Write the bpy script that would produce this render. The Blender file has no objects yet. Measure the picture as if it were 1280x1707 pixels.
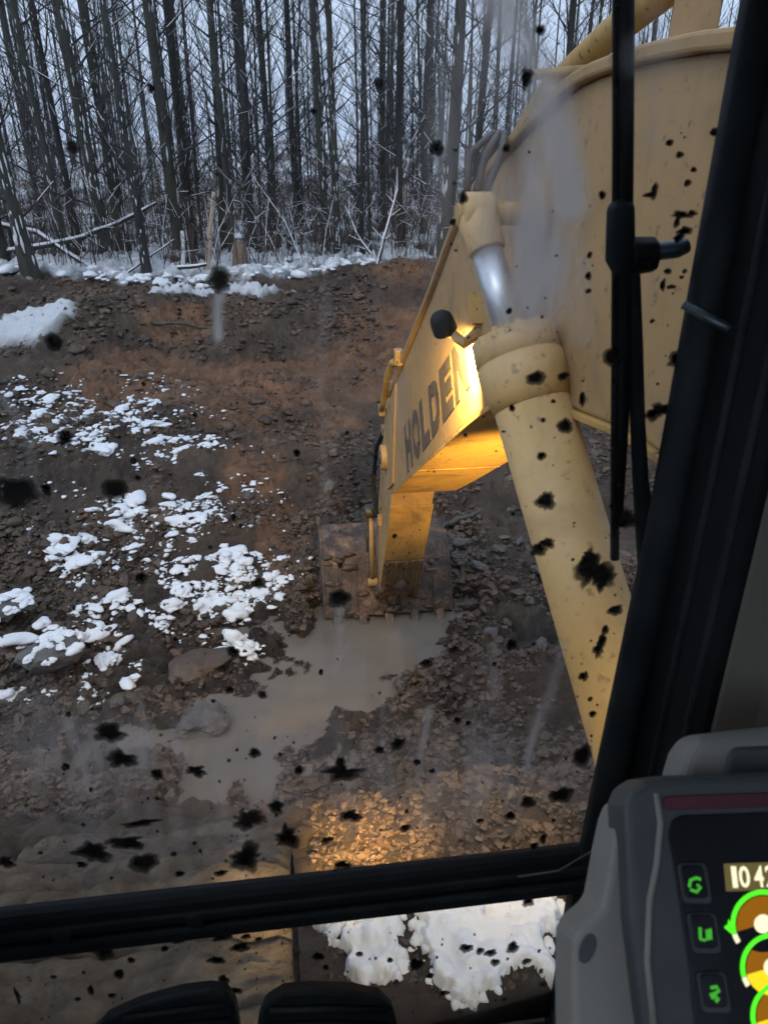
import bpy, bmesh, math, random
import numpy as np
from mathutils import Vector
R = math.radians
rng = np.random.default_rng(7)
random.seed(7)
S = bpy.context.scene
COL = S.collection
# ------------------------------------------------------------------ camera
EYE = np.array([0.0, 0.0, 3.0]); PITCH = 26.0; YAW = 7.5; FPX = 1283.0
cam = bpy.data.cameras.new('camera'); camo = bpy.data.objects.new('camera', cam); COL.objects.link(camo)
camo.location = EYE; camo.rotation_euler = (R(90-PITCH), 0, R(-YAW))
cam.sensor_fit = 'VERTICAL'; cam.sensor_height = 36.0; cam.lens = 36.0*FPX/1707.0
cam.clip_start = 0.05; cam.clip_end = 2000
cam.dof.use_dof = True; cam.dof.focus_distance = 6.5; cam.dof.aperture_fstop = 11.0
S.camera = camo
# ------------------------------------------------------------------ sky, sun, exposure (overcast dusk)
SUN_EL, SUN_AZ = 50.0, 235.0
w = bpy.data.worlds.new('World'); S.world = w; w.use_nodes = True
nt = w.node_tree; nt.nodes.clear()
o_ = nt.nodes.new('ShaderNodeOutputWorld'); bg = nt.nodes.new('ShaderNodeBackground')
sk = nt.nodes.new('ShaderNodeTexSky'); sk.sky_type = 'NISHITA'; sk.sun_disc = False
sk.sun_elevation = R(SUN_EL); sk.sun_rotation = R(SUN_AZ); sk.air_density = 1.0; sk.dust_density = 3.0
hs = nt.nodes.new('ShaderNodeHueSaturation'); hs.inputs['Saturation'].default_value = 0.45
mx = nt.nodes.new('ShaderNodeMix'); mx.data_type = 'RGBA'; mx.inputs['Factor'].default_value = 0.75
mx.inputs[7].default_value = (5.6, 6.95, 9.6, 1)          # the even grey of a closed cloud deck
nt.links.new(sk.outputs[0], hs.inputs['Color']); nt.links.new(hs.outputs[0], mx.inputs[6])
nt.links.new(mx.outputs[2], bg.inputs['Color']); bg.inputs['Strength'].default_value = 0.108
nt.links.new(bg.outputs[0], o_.inputs['Surface'])
sl = bpy.data.lights.new('sun', 'SUN'); sl.energy = 0.5; sl.angle = R(35); sl.color = (0.92, 0.96, 1.0)
so = bpy.data.objects.new('sun', sl); COL.objects.link(so); so.rotation_euler = (R(90-SUN_EL), 0, R(180-SUN_AZ))
S.view_settings.view_transform = 'Standard'; S.view_settings.look = 'None'
S.view_settings.exposure = 0.2; S.view_settings.gamma = 1.0; S.view_settings.use_curve_mapping = False
S.cycles.max_bounces = 3; S.cycles.volume_bounces = 0; S.cycles.diffuse_bounces = 2; S.cycles.glossy_bounces = 2; S.cycles.transmission_bounces = 2; S.cycles.transparent_max_bounces = 12
S.cycles.adaptive_threshold = 0.035; S.cycles.caustics_reflective = False; S.cycles.caustics_refractive = False

# ------------------------------------------------------------------ placement helpers
_p, _y = R(PITCH), R(YAW)
FW = np.array([math.sin(_y)*math.cos(_p), math.cos(_y)*math.cos(_p), -math.sin(_p)])
RT = np.array([math.cos(_y), -math.sin(_y), 0.0]); UP = np.cross(RT, FW)
def ray(px, py): return FW + RT*(px-640)/FPX - UP*(py-853.5)/FPX
def on(px, py, axis, val):
    d = ray(px, py); t = (val-EYE[axis])/d[axis]; return EYE + t*d

# ------------------------------------------------------------------ noise
def _hash(ix, iy, iz, seed):
    n = (ix*374761393 + iy*668265263 + iz*2147483647 + seed*1274126177) & 0xffffffff
    n = ((n ^ (n >> 13)) * 1274126177) & 0xffffffff
    n = (n ^ (n >> 16)) & 0xffffffff
    return n.astype(np.float64)/4294967295.0
def vnoise(x, y, seed=0):
    x = np.asarray(x, float); y = np.asarray(y, float)
    x0 = np.floor(x).astype(np.int64); y0 = np.floor(y).astype(np.int64)
    fx = x-x0; fy = y-y0; ux = fx*fx*(3-2*fx); uy = fy*fy*(3-2*fy); z = np.zeros_like(x0)
    a = _hash(x0, y0, z, seed); b = _hash(x0+1, y0, z, seed); c = _hash(x0, y0+1, z, seed); d = _hash(x0+1, y0+1, z, seed)
    return (a*(1-ux)+b*ux)*(1-uy) + (c*(1-ux)+d*ux)*uy - 0.5
def fbm(x, y, oct=4, seed=0, gain=0.5):
    s = 0; a = 1.0
    for k in range(oct):
        s = s + a*vnoise(np.asarray(x)*2**k+13.7*k, np.asarray(y)*2**k-7.1*k, seed+k); a *= gain
    return s
def cell(x, y, seed=0):
    """distance to nearest jittered cell point: lumpy clods"""
    x = np.asarray(x, float); y = np.asarray(y, float)
    x0 = np.floor(x).astype(np.int64); y0 = np.floor(y).astype(np.int64); best = np.full(x.shape, 9.0)
    for i in (-1, 0, 1):
        for j in (-1, 0, 1):
            cx = x0+i; cy = y0+j; z = np.zeros_like(cx)
            d = (cx+_hash(cx, cy, z, seed)-x)**2 + (cy+_hash(cx, cy, z+1, seed+9)-y)**2
            best = np.minimum(best, d)
    return np.sqrt(best)

# ------------------------------------------------------------------ terrain
PY = [-80, 2.3, 2.75, 3.0, 3.6, 4.4, 5.0, 8.0, 11, 14, 17, 18.6, 20.2, 22, 26, 40, 80, 300]
PZ = [0, 0, -.03, -.12, -.85, -1.55, -1.72, -1.75, -1.55, -1.28, -1.02, -.62, -.38, -.30, -.25, -.1, .3, 1.5]
WATER = -1.86
def base_h(x, y):
    z = np.interp(y, PY, PZ)
    z = z + 0.35*np.clip((np.abs(x)-3.5)/4, 0, 1)*np.clip((y-3)/3, 0, 1)*np.clip((16-y)/4, 0, 1)
    return z
def at(px, py):
    d = ray(px, py); t = 2.0
    for _ in range(3000):
        P = EYE+d*t
        if P[2] < float(base_h(P[0], P[1])): break
        t += 0.01+0.001*t
    return P
def ell(lst):
    """image ellipses (centre, half sizes) turned into ground ellipses in metres"""
    out = []
    for e in lst:
        c = at(e[0], e[1]); a = at(e[0]+e[2], e[1]); b = at(e[0], e[1]-e[3]); q = at(e[0], e[1]+e[3])
        out.append((c[0], c[1], max(abs(a[0]-c[0]), .03), max((b[1]-q[1])/2, .03)) + tuple(e[4:]))
    return out
def ellmask(x, y, E):
    m = np.full(np.shape(x), -3.0)
    for cx, cy, rx, ry in E:
        d = 1-np.sqrt(((x-cx)/rx)**2+((y-cy)/ry)**2); m = np.maximum(m, d)
    return m
PUD = ell([(640,1090,110,26),(570,1120,80,45),(500,1170,70,40),(420,1190,80,38),(350,1230,95,55),(335,1300,70,50),(705,1075,55,18),
           (205,1150,28,12),(125,1255,20,45),(390,1040,45,12),(425,1320,50,30),(215,1215,60,28),(150,1290,50,36),(60,1255,40,20)])
PUD += [(1.0, 7.2, 1.0, .6), (.5, 6.7, .9, .5)]
CLAY = ell([(420,640,330,52),(230,622,120,38),(390,690,90,40),(590,610,110,55),(560,695,50,35),(670,472,70,28),(300,560,70,30),(480,650,110,40),(430,800,60,60),(470,900,50,60),(640,560,90,40)])
MOUND = ell([(675,478,90,30),(130,560,130,34),(330,520,150,22)])
def H(x, y):
    x = np.asarray(x, float); y = np.asarray(y, float)
    z = base_h(x, y)
    pit = np.clip((y-2.6)/.8, 0, 1); far = np.clip((y-27)/10, 0, 1)
    n1 = fbm(x*.45, y*.45, 3, 3)*.28
    rough = .35+.65*np.clip(fbm(x*.5+5, y*.5, 2, 21)*2+.6, 0, 1)
    n2 = fbm(x*2.2, y*2.2, 4, 5)*.15
    c1 = (.5-np.clip(cell(x*4.5+fbm(x*3, y*3, 2, 8), y*4.5, 2), 0, .8))*.17*rough
    c2 = (.5-np.clip(cell(x*11+.5*fbm(x*6, y*6, 2, 18), y*11, 4), 0, .8))*.10*rough
    n3 = fbm(x*15, y*15, 2, 31)*.055
    k = (.62+.38*pit)
    z = z + (n1*(1-far*.5)*pit + n2*k + c1*k + c2 + n3*k)*(1-.4*far)
    m = MOUND[0]; z = z + .55*np.exp(-((x-m[0])/m[2])**2-((y-m[1])/(m[3]*.8))**2)
    m = MOUND[1]; z = z + .45*np.exp(-((x-m[0])/m[2])**2-((y-m[1])/(m[3]*.7))**2)
    m = MOUND[2]; z = z + .25*np.exp(-((x-m[0])/m[2])**2-((y-m[1])/(m[3]*.8))**2)
    pm_ = ellmask(x, y, PUD) + .75*fbm(x*3.4, y*3.4, 5, 44) + .13
    z = z - .34*np.clip(pm_*2.2, 0, 1)*(z < -1.2)
    return z

# ------------------------------------------------------------------ mesh helpers
def link(o, parent=None):
    COL.objects.link(o)
    if parent is not None: o.parent = parent
    return o
def mesh_np(name, V, F, mat, parent=None, smooth=True, attrs=None):
    V = np.asarray(V, np.float32); F = np.asarray(F, np.int32); k = F.shape[1]
    me = bpy.data.meshes.new(name)
    me.vertices.add(len(V)); me.vertices.foreach_set('co', V.ravel())
    me.loops.add(F.size); me.loops.foreach_set('vertex_index', F.ravel())
    me.polygons.add(len(F)); me.polygons.foreach_set('loop_start', np.arange(0, F.size, k, dtype=np.int32))
    me.polygons.foreach_set('loop_total', np.full(len(F), k, np.int32))
    me.polygons.foreach_set('use_smooth', np.full(len(F), smooth))
    for an, av in (attrs or {}).items():
        a = me.attributes.new(an, 'FLOAT', 'POINT'); a.data.foreach_set('value', np.asarray(av, np.float32))
    me.update(); me.validate(); me.materials.append(mat)
    return link(bpy.data.objects.new(name, me), parent)
class MB:
    def __init__(s): s.v = []; s.f = []; s.sm = []
    def add(s, vs, fs, smooth=False):
        b = len(s.v); s.v += [tuple(map(float, q)) for q in vs]; s.f += [tuple(i+b for i in q) for q in fs]; s.sm += [smooth]*len(fs); return s
    def box(s, c, h, M=None):
        vs = [np.array((i*h[0], j*h[1], k*h[2])) for i in (-1, 1) for j in (-1, 1) for k in (-1, 1)]
        if M is not None: vs = [M@q for q in vs]
        return s.add([np.array(c)+q for q in vs], [(0,1,3,2),(4,6,7,5),(0,4,5,1),(2,3,7,6),(0,2,6,4),(1,5,7,3)])
    def tube(s, P, rad, n=8, cap=True, smooth=True):
        P = [np.array(q, float) for q in P]
        if np.isscalar(rad): rad = [rad]*len(P)
        vs = []; up = None
        for i, p in enumerate(P):
            d = P[min(i+1, len(P)-1)]-P[max(i-1, 0)]; d = d/(np.linalg.norm(d)+1e-9)
            if up is None: up = np.array((0, 0, 1.)) if abs(d[2]) < .9 else np.array((1., 0, 0))
            a = np.cross(d, up); a /= np.linalg.norm(a)+1e-9; b = np.cross(a, d); up = b
            for k in range(n):
                t = 2*math.pi*k/n; vs.append(p+rad[i]*(math.cos(t)*a+math.sin(t)*b))
        fs = [(i*n+k, i*n+(k+1) % n, (i+1)*n+(k+1) % n, (i+1)*n+k) for i in range(len(P)-1) for k in range(n)]
        s.add(vs, fs, smooth)
        if cap:
            b0 = len(s.v)-len(vs); s.f += [tuple(b0+k for k in reversed(range(n))), tuple(b0+(len(P)-1)*n+k for k in range(n))]; s.sm += [False]*2
        return s
    def prism(s, prof, x0, x1):
        """closed outline in the (y, z) plane pulled from x0 to x1"""
        n = len(prof); a = sum(prof[i][0]*prof[(i+1) % n][1]-prof[(i+1) % n][0]*prof[i][1] for i in range(n))
        if a < 0: prof = prof[::-1]
        vs = [(x0, p[0], p[1]) for p in prof]+[(x1, p[0], p[1]) for p in prof]
        fs = [tuple(reversed(range(n))), tuple(range(n, 2*n))]+[(i, (i+1) % n, n+(i+1) % n, n+i) for i in range(n)]
        return s.add(vs, fs)
    def build(s, name, mat, parent=None, bevel=0, seg=2, angle=35):
        me = bpy.data.meshes.new(name); me.from_pydata(s.v, [], s.f)
        for p, q in zip(me.polygons, s.sm): p.use_smooth = q
        bm = bmesh.new(); bm.from_mesh(me); bmesh.ops.recalc_face_normals(bm, faces=bm.faces); bm.to_mesh(me); bm.free()
        me.materials.append(mat); o = link(bpy.data.objects.new(name, me), parent)
        if bevel:
            m = o.modifiers.new('bevel', 'BEVEL'); m.width = bevel; m.segments = seg; m.limit_method = 'ANGLE'; m.angle_limit = R(angle)
        return o
def tag(o, label=None, cat=None, group=None, kind=None):
    if label: o['label'] = label
    if cat: o['category'] = cat
    if group: o['group'] = group
    if kind: o['kind'] = kind
    return o
def empty(name, loc=(0, 0, 0)):
    e = bpy.data.objects.new(name, None); e.empty_display_size = .2; COL.objects.link(e); e.location = loc; return e
def ico(level):
    bm = bmesh.new(); bmesh.ops.create_icosphere(bm, subdivisions=level, radius=1.0)
    V = np.array([v.co[:] for v in bm.verts]); F = np.array([[v.index for v in f.verts] for f in bm.faces]); bm.free(); return V, F
ICO = {k: ico(k) for k in (1, 2, 3, 4)}
def lumps(C, Sz, level=2, amp=.28, flat=.6, yaw=True, seed=1):
    """many irregular lumps: centres C (n,3), sizes Sz (n,3)"""
    r = np.random.default_rng(seed); V, F = ICO[level]; n = len(C); m = len(V)
    out = np.zeros((n, m, 3)); 
    d1 = r.normal(size=(n, 5, 3)); d1 /= np.linalg.norm(d1, axis=2, keepdims=True)
    am = r.uniform(-1, 1, size=(n, 5))*amp
    dots = np.einsum('mk,njk->nmj', V, d1)
    rad = 1+np.einsum('nmj,nj->nm', np.maximum(dots, 0)**2, am)+r.normal(size=(n, m))*amp*{1: .2, 2: .16, 3: .07, 4: .02}[level]
    d2 = r.normal(size=(n, 12, 3)); d2 /= np.linalg.norm(d2, axis=2, keepdims=True)
    rad = rad+np.einsum('nmj,nj->nm', np.maximum(np.einsum('mk,njk->nmj', V, d2), 0)**9, r.uniform(-.9, 1.1, size=(n, 12))*amp*1.3)
    P = V[None]*rad[:, :, None]
    th = r.uniform(0, 6.28, n) if yaw else np.zeros(n); c, s = np.cos(th)[:, None], np.sin(th)[:, None]
    P = P*np.asarray(Sz)[:, None, :]
    x = P[:, :, 0]*c-P[:, :, 1]*s; y = P[:, :, 0]*s+P[:, :, 1]*c
    z = np.where(P[:, :, 2] < 0, P[:, :, 2]*flat, P[:, :, 2])
    out[:, :, 0] = x; out[:, :, 1] = y; out[:, :, 2] = z
    out += np.asarray(C)[:, None, :]
    FF = (F[None]+(np.arange(n)*m)[:, None, None]).reshape(-1, 3)
    return out.reshape(-1, 3), FF

# ------------------------------------------------------------------ materials
def new_mat(name):
    m = bpy.data.materials.new(name); m.use_nodes = True; t = m.node_tree; t.nodes.clear()
    out = t.nodes.new('ShaderNodeOutputMaterial'); b = t.nodes.new('ShaderNodeBsdfPrincipled')
    t.links.new(b.outputs[0], out.inputs['Surface']); return m, t, b
def noise_(t, scale, detail=5, rough=.55, vec=None, dist=0):
    n = t.nodes.new('ShaderNodeTexNoise'); n.inputs['Scale'].default_value = scale; n.inputs['Detail'].default_value = detail
    n.inputs['Roughness'].default_value = rough; n.inputs['Distortion'].default_value = dist
    if vec is not None: t.links.new(vec, n.inputs['Vector'])
    return n.outputs['Fac']
def ramp_(t, fac, stops):
    r = t.nodes.new('ShaderNodeValToRGB'); t.links.new(fac, r.inputs['Fac']); e = r.color_ramp.elements
    while len(e) < len(stops): e.new(.5)
    for q, (p, c) in zip(e, stops): q.position = p; q.color = (*c, 1) if len(c) == 3 else c
    return r.outputs['Color']
def mix_(t, fac, a, b, mode='MIX'):
    m = t.nodes.new('ShaderNodeMix'); m.data_type = 'RGBA'; m.blend_type = mode
    for val, i in ((fac, 0), (a, 6), (b, 7)):
        if hasattr(val, 'is_output'): t.links.new(val, m.inputs[i])
        else: m.inputs[i].default_value = val if i == 0 else (*val, 1)
    return m.outputs[2]
def bump_(t, b, fac, strength=.4, dist=.01):
    n = t.nodes.new('ShaderNodeBump'); n.inputs['Strength'].default_value = strength; n.inputs['Distance'].default_value = dist
    t.links.new(fac, n.inputs['Height']); t.links.new(n.outputs[0], b.inputs['Normal'])
def objvec(t, scale=(1, 1, 1)):
    c = t.nodes.new('ShaderNodeTexCoord'); m = t.nodes.new('ShaderNodeMapping'); m.inputs['Scale'].default_value = scale
    t.links.new(c.outputs['Object'], m.inputs['Vector']); return m.outputs[0]
def attr_(t, name):
    a = t.nodes.new('ShaderNodeAttribute'); a.attribute_name = name; return a.outputs['Fac']
def simple(name, c1, c2=None, scale=8, rough=.6, metal=0, bump=0, bscale=40, bdist=.004, vs=(1, 1, 1), spec=None, lo=.35, hi=.65):
    m, t, b = new_mat(name); b.inputs['Roughness'].default_value = rough; b.inputs['Metallic'].default_value = metal
    if spec is not None: b.inputs['Specular IOR Level'].default_value = spec
    v = objvec(t, vs)
    if c2 is None: b.inputs['Base Color'].default_value = (*c1, 1)
    else: t.links.new(ramp_(t, noise_(t, scale, 6, .6, v), [(lo, c1), (hi, c2)]), b.inputs['Base Color'])
    if bump: bump_(t, b, noise_(t, bscale, 6, .6, v), bump, bdist)
    return m
def emit(name, c, s):
    m = bpy.data.materials.new(name); m.use_nodes = True; t = m.node_tree; t.nodes.clear()
    o = t.nodes.new('ShaderNodeOutputMaterial'); e = t.nodes.new('ShaderNodeEmission'); e.inputs[0].default_value = (*c, 1); e.inputs[1].default_value = s
    t.links.new(e.outputs[0], o.inputs[0]); return m
def paint(name, base, dirt=(.10, .075, .05), amount=.5, vs=(1, 1, 1), rough=.5):
    m, t, b = new_mat(name); v = objvec(t, vs); v1 = objvec(t)
    n = noise_(t, 2.2, 8, .62, v, .6); f = noise_(t, 26, 4, .6, v1); big = noise_(t, .8, 3, .5, v1)
    c = mix_(t, ramp_(t, big, [(.35, (0, 0, 0)), (.7, (.35, .35, .35))]), base, tuple(q*.8+.02 for q in base))
    c = mix_(t, ramp_(t, n, [(.47, (0, 0, 0)), (.74, (amount,)*3)]), c, dirt)
    c = mix_(t, ramp_(t, f, [(.61, (0, 0, 0)), (.68, (amount*.9,)*3)]), c, tuple(q*.6 for q in dirt))
    vst = objvec(t, (6, 6, .7)); stn = noise_(t, 3.0, 7, .65, vst)
    c = mix_(t, ramp_(t, stn, [(.54, (0, 0, 0)), (.74, (amount*.55,)*3)]), c, tuple(q*1.6+.02 for q in dirt))
    sc = noise_(t, 60, 3, .5, objvec(t, (1, .08, 1))); c = mix_(t, ramp_(t, sc, [(.68, (0, 0, 0)), (.73, (amount*.5,)*3)]), c, (.16, .13, .10))
    t.links.new(c, b.inputs['Base Color'])
    t.links.new(ramp_(t, n, [(.35, (rough-.12,)*3), (.7, (min(rough+.3, 1),)*3)]), b.inputs['Roughness'])
    bump_(t, b, f, .15, .004); return m
M = {}
YEL = (.43, .265, .110)
M['paint'] = paint('tan_yellow_paint', YEL, amount=.6)
M['paint_cyl'] = paint('cylinder_paint', (.62, .405, .168), amount=.5)
M['paint_dirty'] = paint('worn_paint', (.50, .31, .09), (.07, .045, .03), .85, (1, 1, .35), .6)
M['paint_worn'] = paint('scraped_paint', (.26, .15, .06), (.035, .025, .02), .95, (9, 9, .5), .6)
M['chrome'] = simple('chrome_rod', (.78, .81, .85), (.66, .7, .75), 30, .42, .85)
M['letter'] = simple('letter_film', (.075, .058, .045), (.12, .09, .06), 12, .55)
m, t, b = new_mat('rusty_bucket'); v = objvec(t)
c = ramp_(t, noise_(t, 6, 9, .7, v, .5), [(.34, (.030, .026, .024)), (.46, (.085, .060, .046)), (.57, (.19, .11, .062)), (.69, (.30, .25, .215))]); c = mix_(t, ramp_(t, noise_(t, 45, 5, .7, v), [(.52, (0, 0, 0)), (.62, (.7, .7, .7))]), c, (.035, .026, .02))
t.links.new(c, b.inputs['Base Color']); b.inputs['Roughness'].default_value = .55; b.inputs['Metallic'].default_value = .15; bump_(t, b, noise_(t, 22, 8, .7, v), .8, .02); M['bucket'] = m
M['steel'] = simple('dark_steel', (.05, .045, .04), (.10, .085, .07), 10, .5, .5, .3)
M['black'] = simple('black_trim', (.006, .006, .0065), (.010, .0105, .011), 30, .6, 0, .15, 150, .001, spec=.2)
M['rubber'] = simple('black_rubber', (.009, .012, .0125), (.020, .025, .026), 14, .62, 0, .3, 60, .002, spec=.25)
M['trim'] = simple('brown_grey_panel', (.13, .112, .085), (.16, .138, .105), 3, .7, 0, .1, 200, .0006)
M['hose'] = simple('hose', (.03, .027, .025), (.09, .06, .035), 12, .55)
M['grey'] = simple('grey_plastic', (.25, .228, .192), (.31, .285, .24), 6, .6, 0, .12, 260, .0005)
M['greyd'] = simple('dark_grey_plastic', (.05, .056, .054), (.085, .09, .085), 7, .55, 0, .12, 260, .0005)
M['screen'] = simple('screen_glass', (.004, .004, .005), None, rough=.25)
M['redstrip'] = simple('dark_red_strip', (.085, .008, .014), (.11, .012, .02), 60, .45)
M['bolt'] = simple('zinc_bolt', (.16, .19, .21), (.10, .12, .13), 30, .4, .7)
M['splat'] = simple('mud_splat', (.007, .005, .0035), (.016, .011, .007), 60, .9, 0, .5, 120, .002)
M['splat_brown'] = simple('brown_mud_splat', (.05, .026, .008), (.02, .013, .006), 60, .85)
m, t, b = new_mat('mud_caked_steel'); v = objvec(t); v2 = objvec(t, (1.2, 1.6, 1.2))
c = ramp_(t, noise_(t, 4.5, 10, .7, v2, .3), [(.33, (.06, .047, .036)), (.48, (.125, .098, .072)), (.6, (.19, .15, .11)), (.72, (.25, .205, .155))])
t.links.new(c, b.inputs['Base Color']); b.inputs['Roughness'].default_value = .92; b.inputs['Specular IOR Level'].default_value = .15; bump_(t, b, noise_(t, 9, 12, .7, v2, .5), 1.0, .05); M['trackmud'] = m
M['bark'] = simple('bark', (.020, .021, .019), (.055, .053, .046), 5, .9, 0, .8, 30, .02, (1, 1, .3))
M['bark2'] = simple('bark_olive', (.033, .034, .026), (.078, .076, .060), 4, .9, 0, .8, 30, .02, (1, 1, .3))
M['twig'] = simple('twigs', (.026, .024, .024), (.055, .048, .044), 3, .9)
M['brush'] = simple('brush', (.045, .033, .028), (.11, .085, .07), 1.2, .9)
M['palewood'] = simple('bare_wood', (.42, .33, .24), (.55, .46, .36), 6, .8, 0, .5, 20, .01, (1, 1, .2))
M['stump'] = simple('stump_wood', (.16, .115, .085), (.26, .19, .14), 8, .85, 0, .6, 25, .01)
M['rock'] = simple('wet_rock', (.075, .066, .06), (.14, .125, .11), 7, .6, 0, .7, 25, .02)
M['clod'] = simple('mud_clods', (.050, .038, .030), (.125, .095, .073), 1.6, .8, 0, .6, 45, .012)
m, t, b = new_mat('mud_clods'); v = objvec(t); ge = t.nodes.new('ShaderNodeNewGeometry')
c = ramp_(t, noise_(t, .9, 8, .65, v, .4), [(.34, (.030, .020, .0135)), (.5, (.076, .051, .033)), (.68, (.150, .104, .070))])
c = mix_(t, ramp_(t, noise_(t, 14, 5, .7, v), [(.42, (0, 0, 0)), (.68, (.55, .55, .55))]), c, (.125, .090, .064))
c = mix_(t, 1.0, c, ramp_(t, ge.outputs['Random Per Island'], [(.0, (.7, .68, .66)), (.93, (1.12, 1.1, 1.08)), (1.0, (1.5, 1.45, 1.4))]), 'MULTIPLY')
c = mix_(t, ramp_(t, noise_(t, .55, 4, .6, v), [(.5, (0, 0, 0)), (.66, (.45, .45, .45))]), c, (.17, .09, .05)); t.links.new(c, b.inputs['Base Color'])
b.inputs['Roughness'].default_value = .46; bump_(t, b, noise_(t, 50, 8, .7, v), .8, .012); M['clod'] = m
M['log'] = simple('muddy_log', (.05, .042, .036), (.10, .085, .07), 5, .8, 0, .6, 30, .01)
# snow
m, t, b = new_mat('snow'); v = objvec(t)
t.links.new(mix_(t, ramp_(t, noise_(t, 22, 6, .7, v), [(.60, (0, 0, 0)), (.72, (.5, .5, .5))]), ramp_(t, noise_(t, 3, 5, .6, v), [(.3, (.76, .78, .81)), (.6, (.87, .88, .89))]), (.42, .36, .30)), b.inputs['Base Color'])
b.inputs['Roughness'].default_value = .8; b.inputs['Specular IOR Level'].default_value = .2; bump_(t, b, noise_(t, 40, 6, .65, v), .5, .012); M['snow'] = m
# ground: mud with clay and snow attributes
m, t, b = new_mat('wet_mud'); v = objvec(t)
c = ramp_(t, noise_(t, .9, 8, .65, v, .4), [(.34, (.030, .020, .0135)), (.5, (.076, .051, .033)), (.68, (.150, .104, .070))])
c = mix_(t, ramp_(t, noise_(t, 14, 5, .7, v), [(.42, (0, 0, 0)), (.68, (.55, .55, .55))]), c, (.125, .090, .064))
cl = ramp_(t, noise_(t, 2.5, 6, .6, v), [(.35, (.17, .075, .034)), (.65, (.33, .175, .088))])
mclay = t.nodes.new('ShaderNodeMath'); mclay.operation = 'MULTIPLY'; t.links.new(attr_(t, 'clay'), mclay.inputs[0])
t.links.new(ramp_(t, noise_(t, 3.5, 6, .7, v), [(.3, (.25, .25, .25)), (.65, (1, 1, 1))]), mclay.inputs[1])
c = mix_(t, mclay.outputs[0], c, cl)
c = mix_(t, attr_(t, 'wet'), c, (.036, .029, .023)); c = mix_(t, attr_(t, 'snow'), c, (.80, .82, .84)); t.links.new(c, b.inputs['Base Color'])
t.links.new(mix_(t, attr_(t, 'wet'), ramp_(t, noise_(t, 1.6, 5, .6, v), [(.35, (.28, .28, .28)), (.65, (.8, .8, .8))]), (.22, .22, .22)), b.inputs['Roughness'])
b.inputs['Specular IOR Level'].default_value = .4; bump_(t, b, noise_(t, 20, 12, .75, v), 1.0, .06); M['ground'] = m
# muddy water
m, t, b = new_mat('muddy_water'); v = objvec(t)
t.links.new(ramp_(t, noise_(t, 1.3, 5, .6, v), [(.3, (.125, .105, .085)), (.7, (.19, .16, .13))]), b.inputs['Base Color'])
b.inputs['Roughness'].default_value = .06; b.inputs['IOR'].default_value = 1.33; bump_(t, b, noise_(t, 7, 4, .55, v), .12, .02); M['water'] = m
o = [q for q in t.nodes if q.type == 'OUTPUT_MATERIAL'][0]; tr = t.nodes.new('ShaderNodeBsdfTransparent'); ms = t.nodes.new('ShaderNodeMixShader'); t.links.new(attr_(t, 'depth'), ms.inputs[0]); t.links.new(tr.outputs[0], ms.inputs[1]); t.links.new(b.outputs[0], ms.inputs[2]); t.links.new(ms.outputs[0], o.inputs[0])
# glass
m = bpy.data.materials.new('window_glass'); m.use_nodes = True; t = m.node_tree; t.nodes.clear()
o = t.nodes.new('ShaderNodeOutputMaterial'); tr = t.nodes.new('ShaderNodeBsdfTransparent'); gl = t.nodes.new('ShaderNodeBsdfGlossy'); fr = t.nodes.new('ShaderNodeFresnel'); mxs = t.nodes.new('ShaderNodeMixShader')
tr.inputs[0].default_value = (.97, .98, .975, 1); gl.inputs['Roughness'].default_value = .05; fr.inputs['IOR'].default_value = 1.15
t.links.new(fr.outputs[0], mxs.inputs[0]); t.links.new(tr.outputs[0], mxs.inputs[1]); t.links.new(gl.outputs[0], mxs.inputs[2]); t.links.new(mxs.outputs[0], o.inputs[0]); M['glass'] = m
# dried mud film on the glass: attribute 'dirt' is how thick it lies
m = bpy.data.materials.new('dried_mud_film'); m.use_nodes = True; t = m.node_tree; t.nodes.clear()
o = t.nodes.new('ShaderNodeOutputMaterial'); tr = t.nodes.new('ShaderNodeBsdfTransparent'); df = t.nodes.new('ShaderNodeBsdfTranslucent'); d2 = t.nodes.new('ShaderNodeBsdfDiffuse'); ad = t.nodes.new('ShaderNodeMixShader'); mxs = t.nodes.new('ShaderNodeMixShader')
df.inputs[0].default_value = (.74, .69, .65, 1); d2.inputs[0].default_value = (.35, .32, .29, 1); ad.inputs[0].default_value = .2
t.links.new(df.outputs[0], ad.inputs[1]); t.links.new(d2.outputs[0], ad.inputs[2])
t.links.new(attr_(t, 'dirt'), mxs.inputs[0]); t.links.new(tr.outputs[0], mxs.inputs[1]); t.links.new(ad.outputs[0], mxs.inputs[2]); t.links.new(mxs.outputs[0], o.inputs[0]); M['film'] = m
for kk_ in ('splat', 'splat_brown'):
    t = M[kk_].node_tree; o = [q for q in t.nodes if q.type == 'OUTPUT_MATERIAL'][0]; b = [q for q in t.nodes if q.type == 'BSDF_PRINCIPLED'][0]
    tr = t.nodes.new('ShaderNodeBsdfTransparent'); ms = t.nodes.new('ShaderNodeMixShader'); t.links.new(attr_(t, 'dirt'), ms.inputs[0]); t.links.new(tr.outputs[0], ms.inputs[1]); t.links.new(b.outputs[0], ms.inputs[2]); t.links.new(ms.outputs[0], o.inputs[0])
M['lampglow'] = emit('lamp_glow', (1, .82, .45), 30)
M['green'] = emit('green_display', (.10, 1.0, .03), 1.0); M['amber'] = emit('brown_display', (.30, .115, .008), .9)
M['cream'] = emit('cream_display', (1, .93, .62), 1.0); M['yellowd'] = emit('yellow_display', (1, .72, .02), 1.0); M['clockbg'] = emit('clock_backlight', (.16, .13, .05), .7)
M['greenlo'] = emit('green_icon', (.10, .75, .06), .5)

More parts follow.
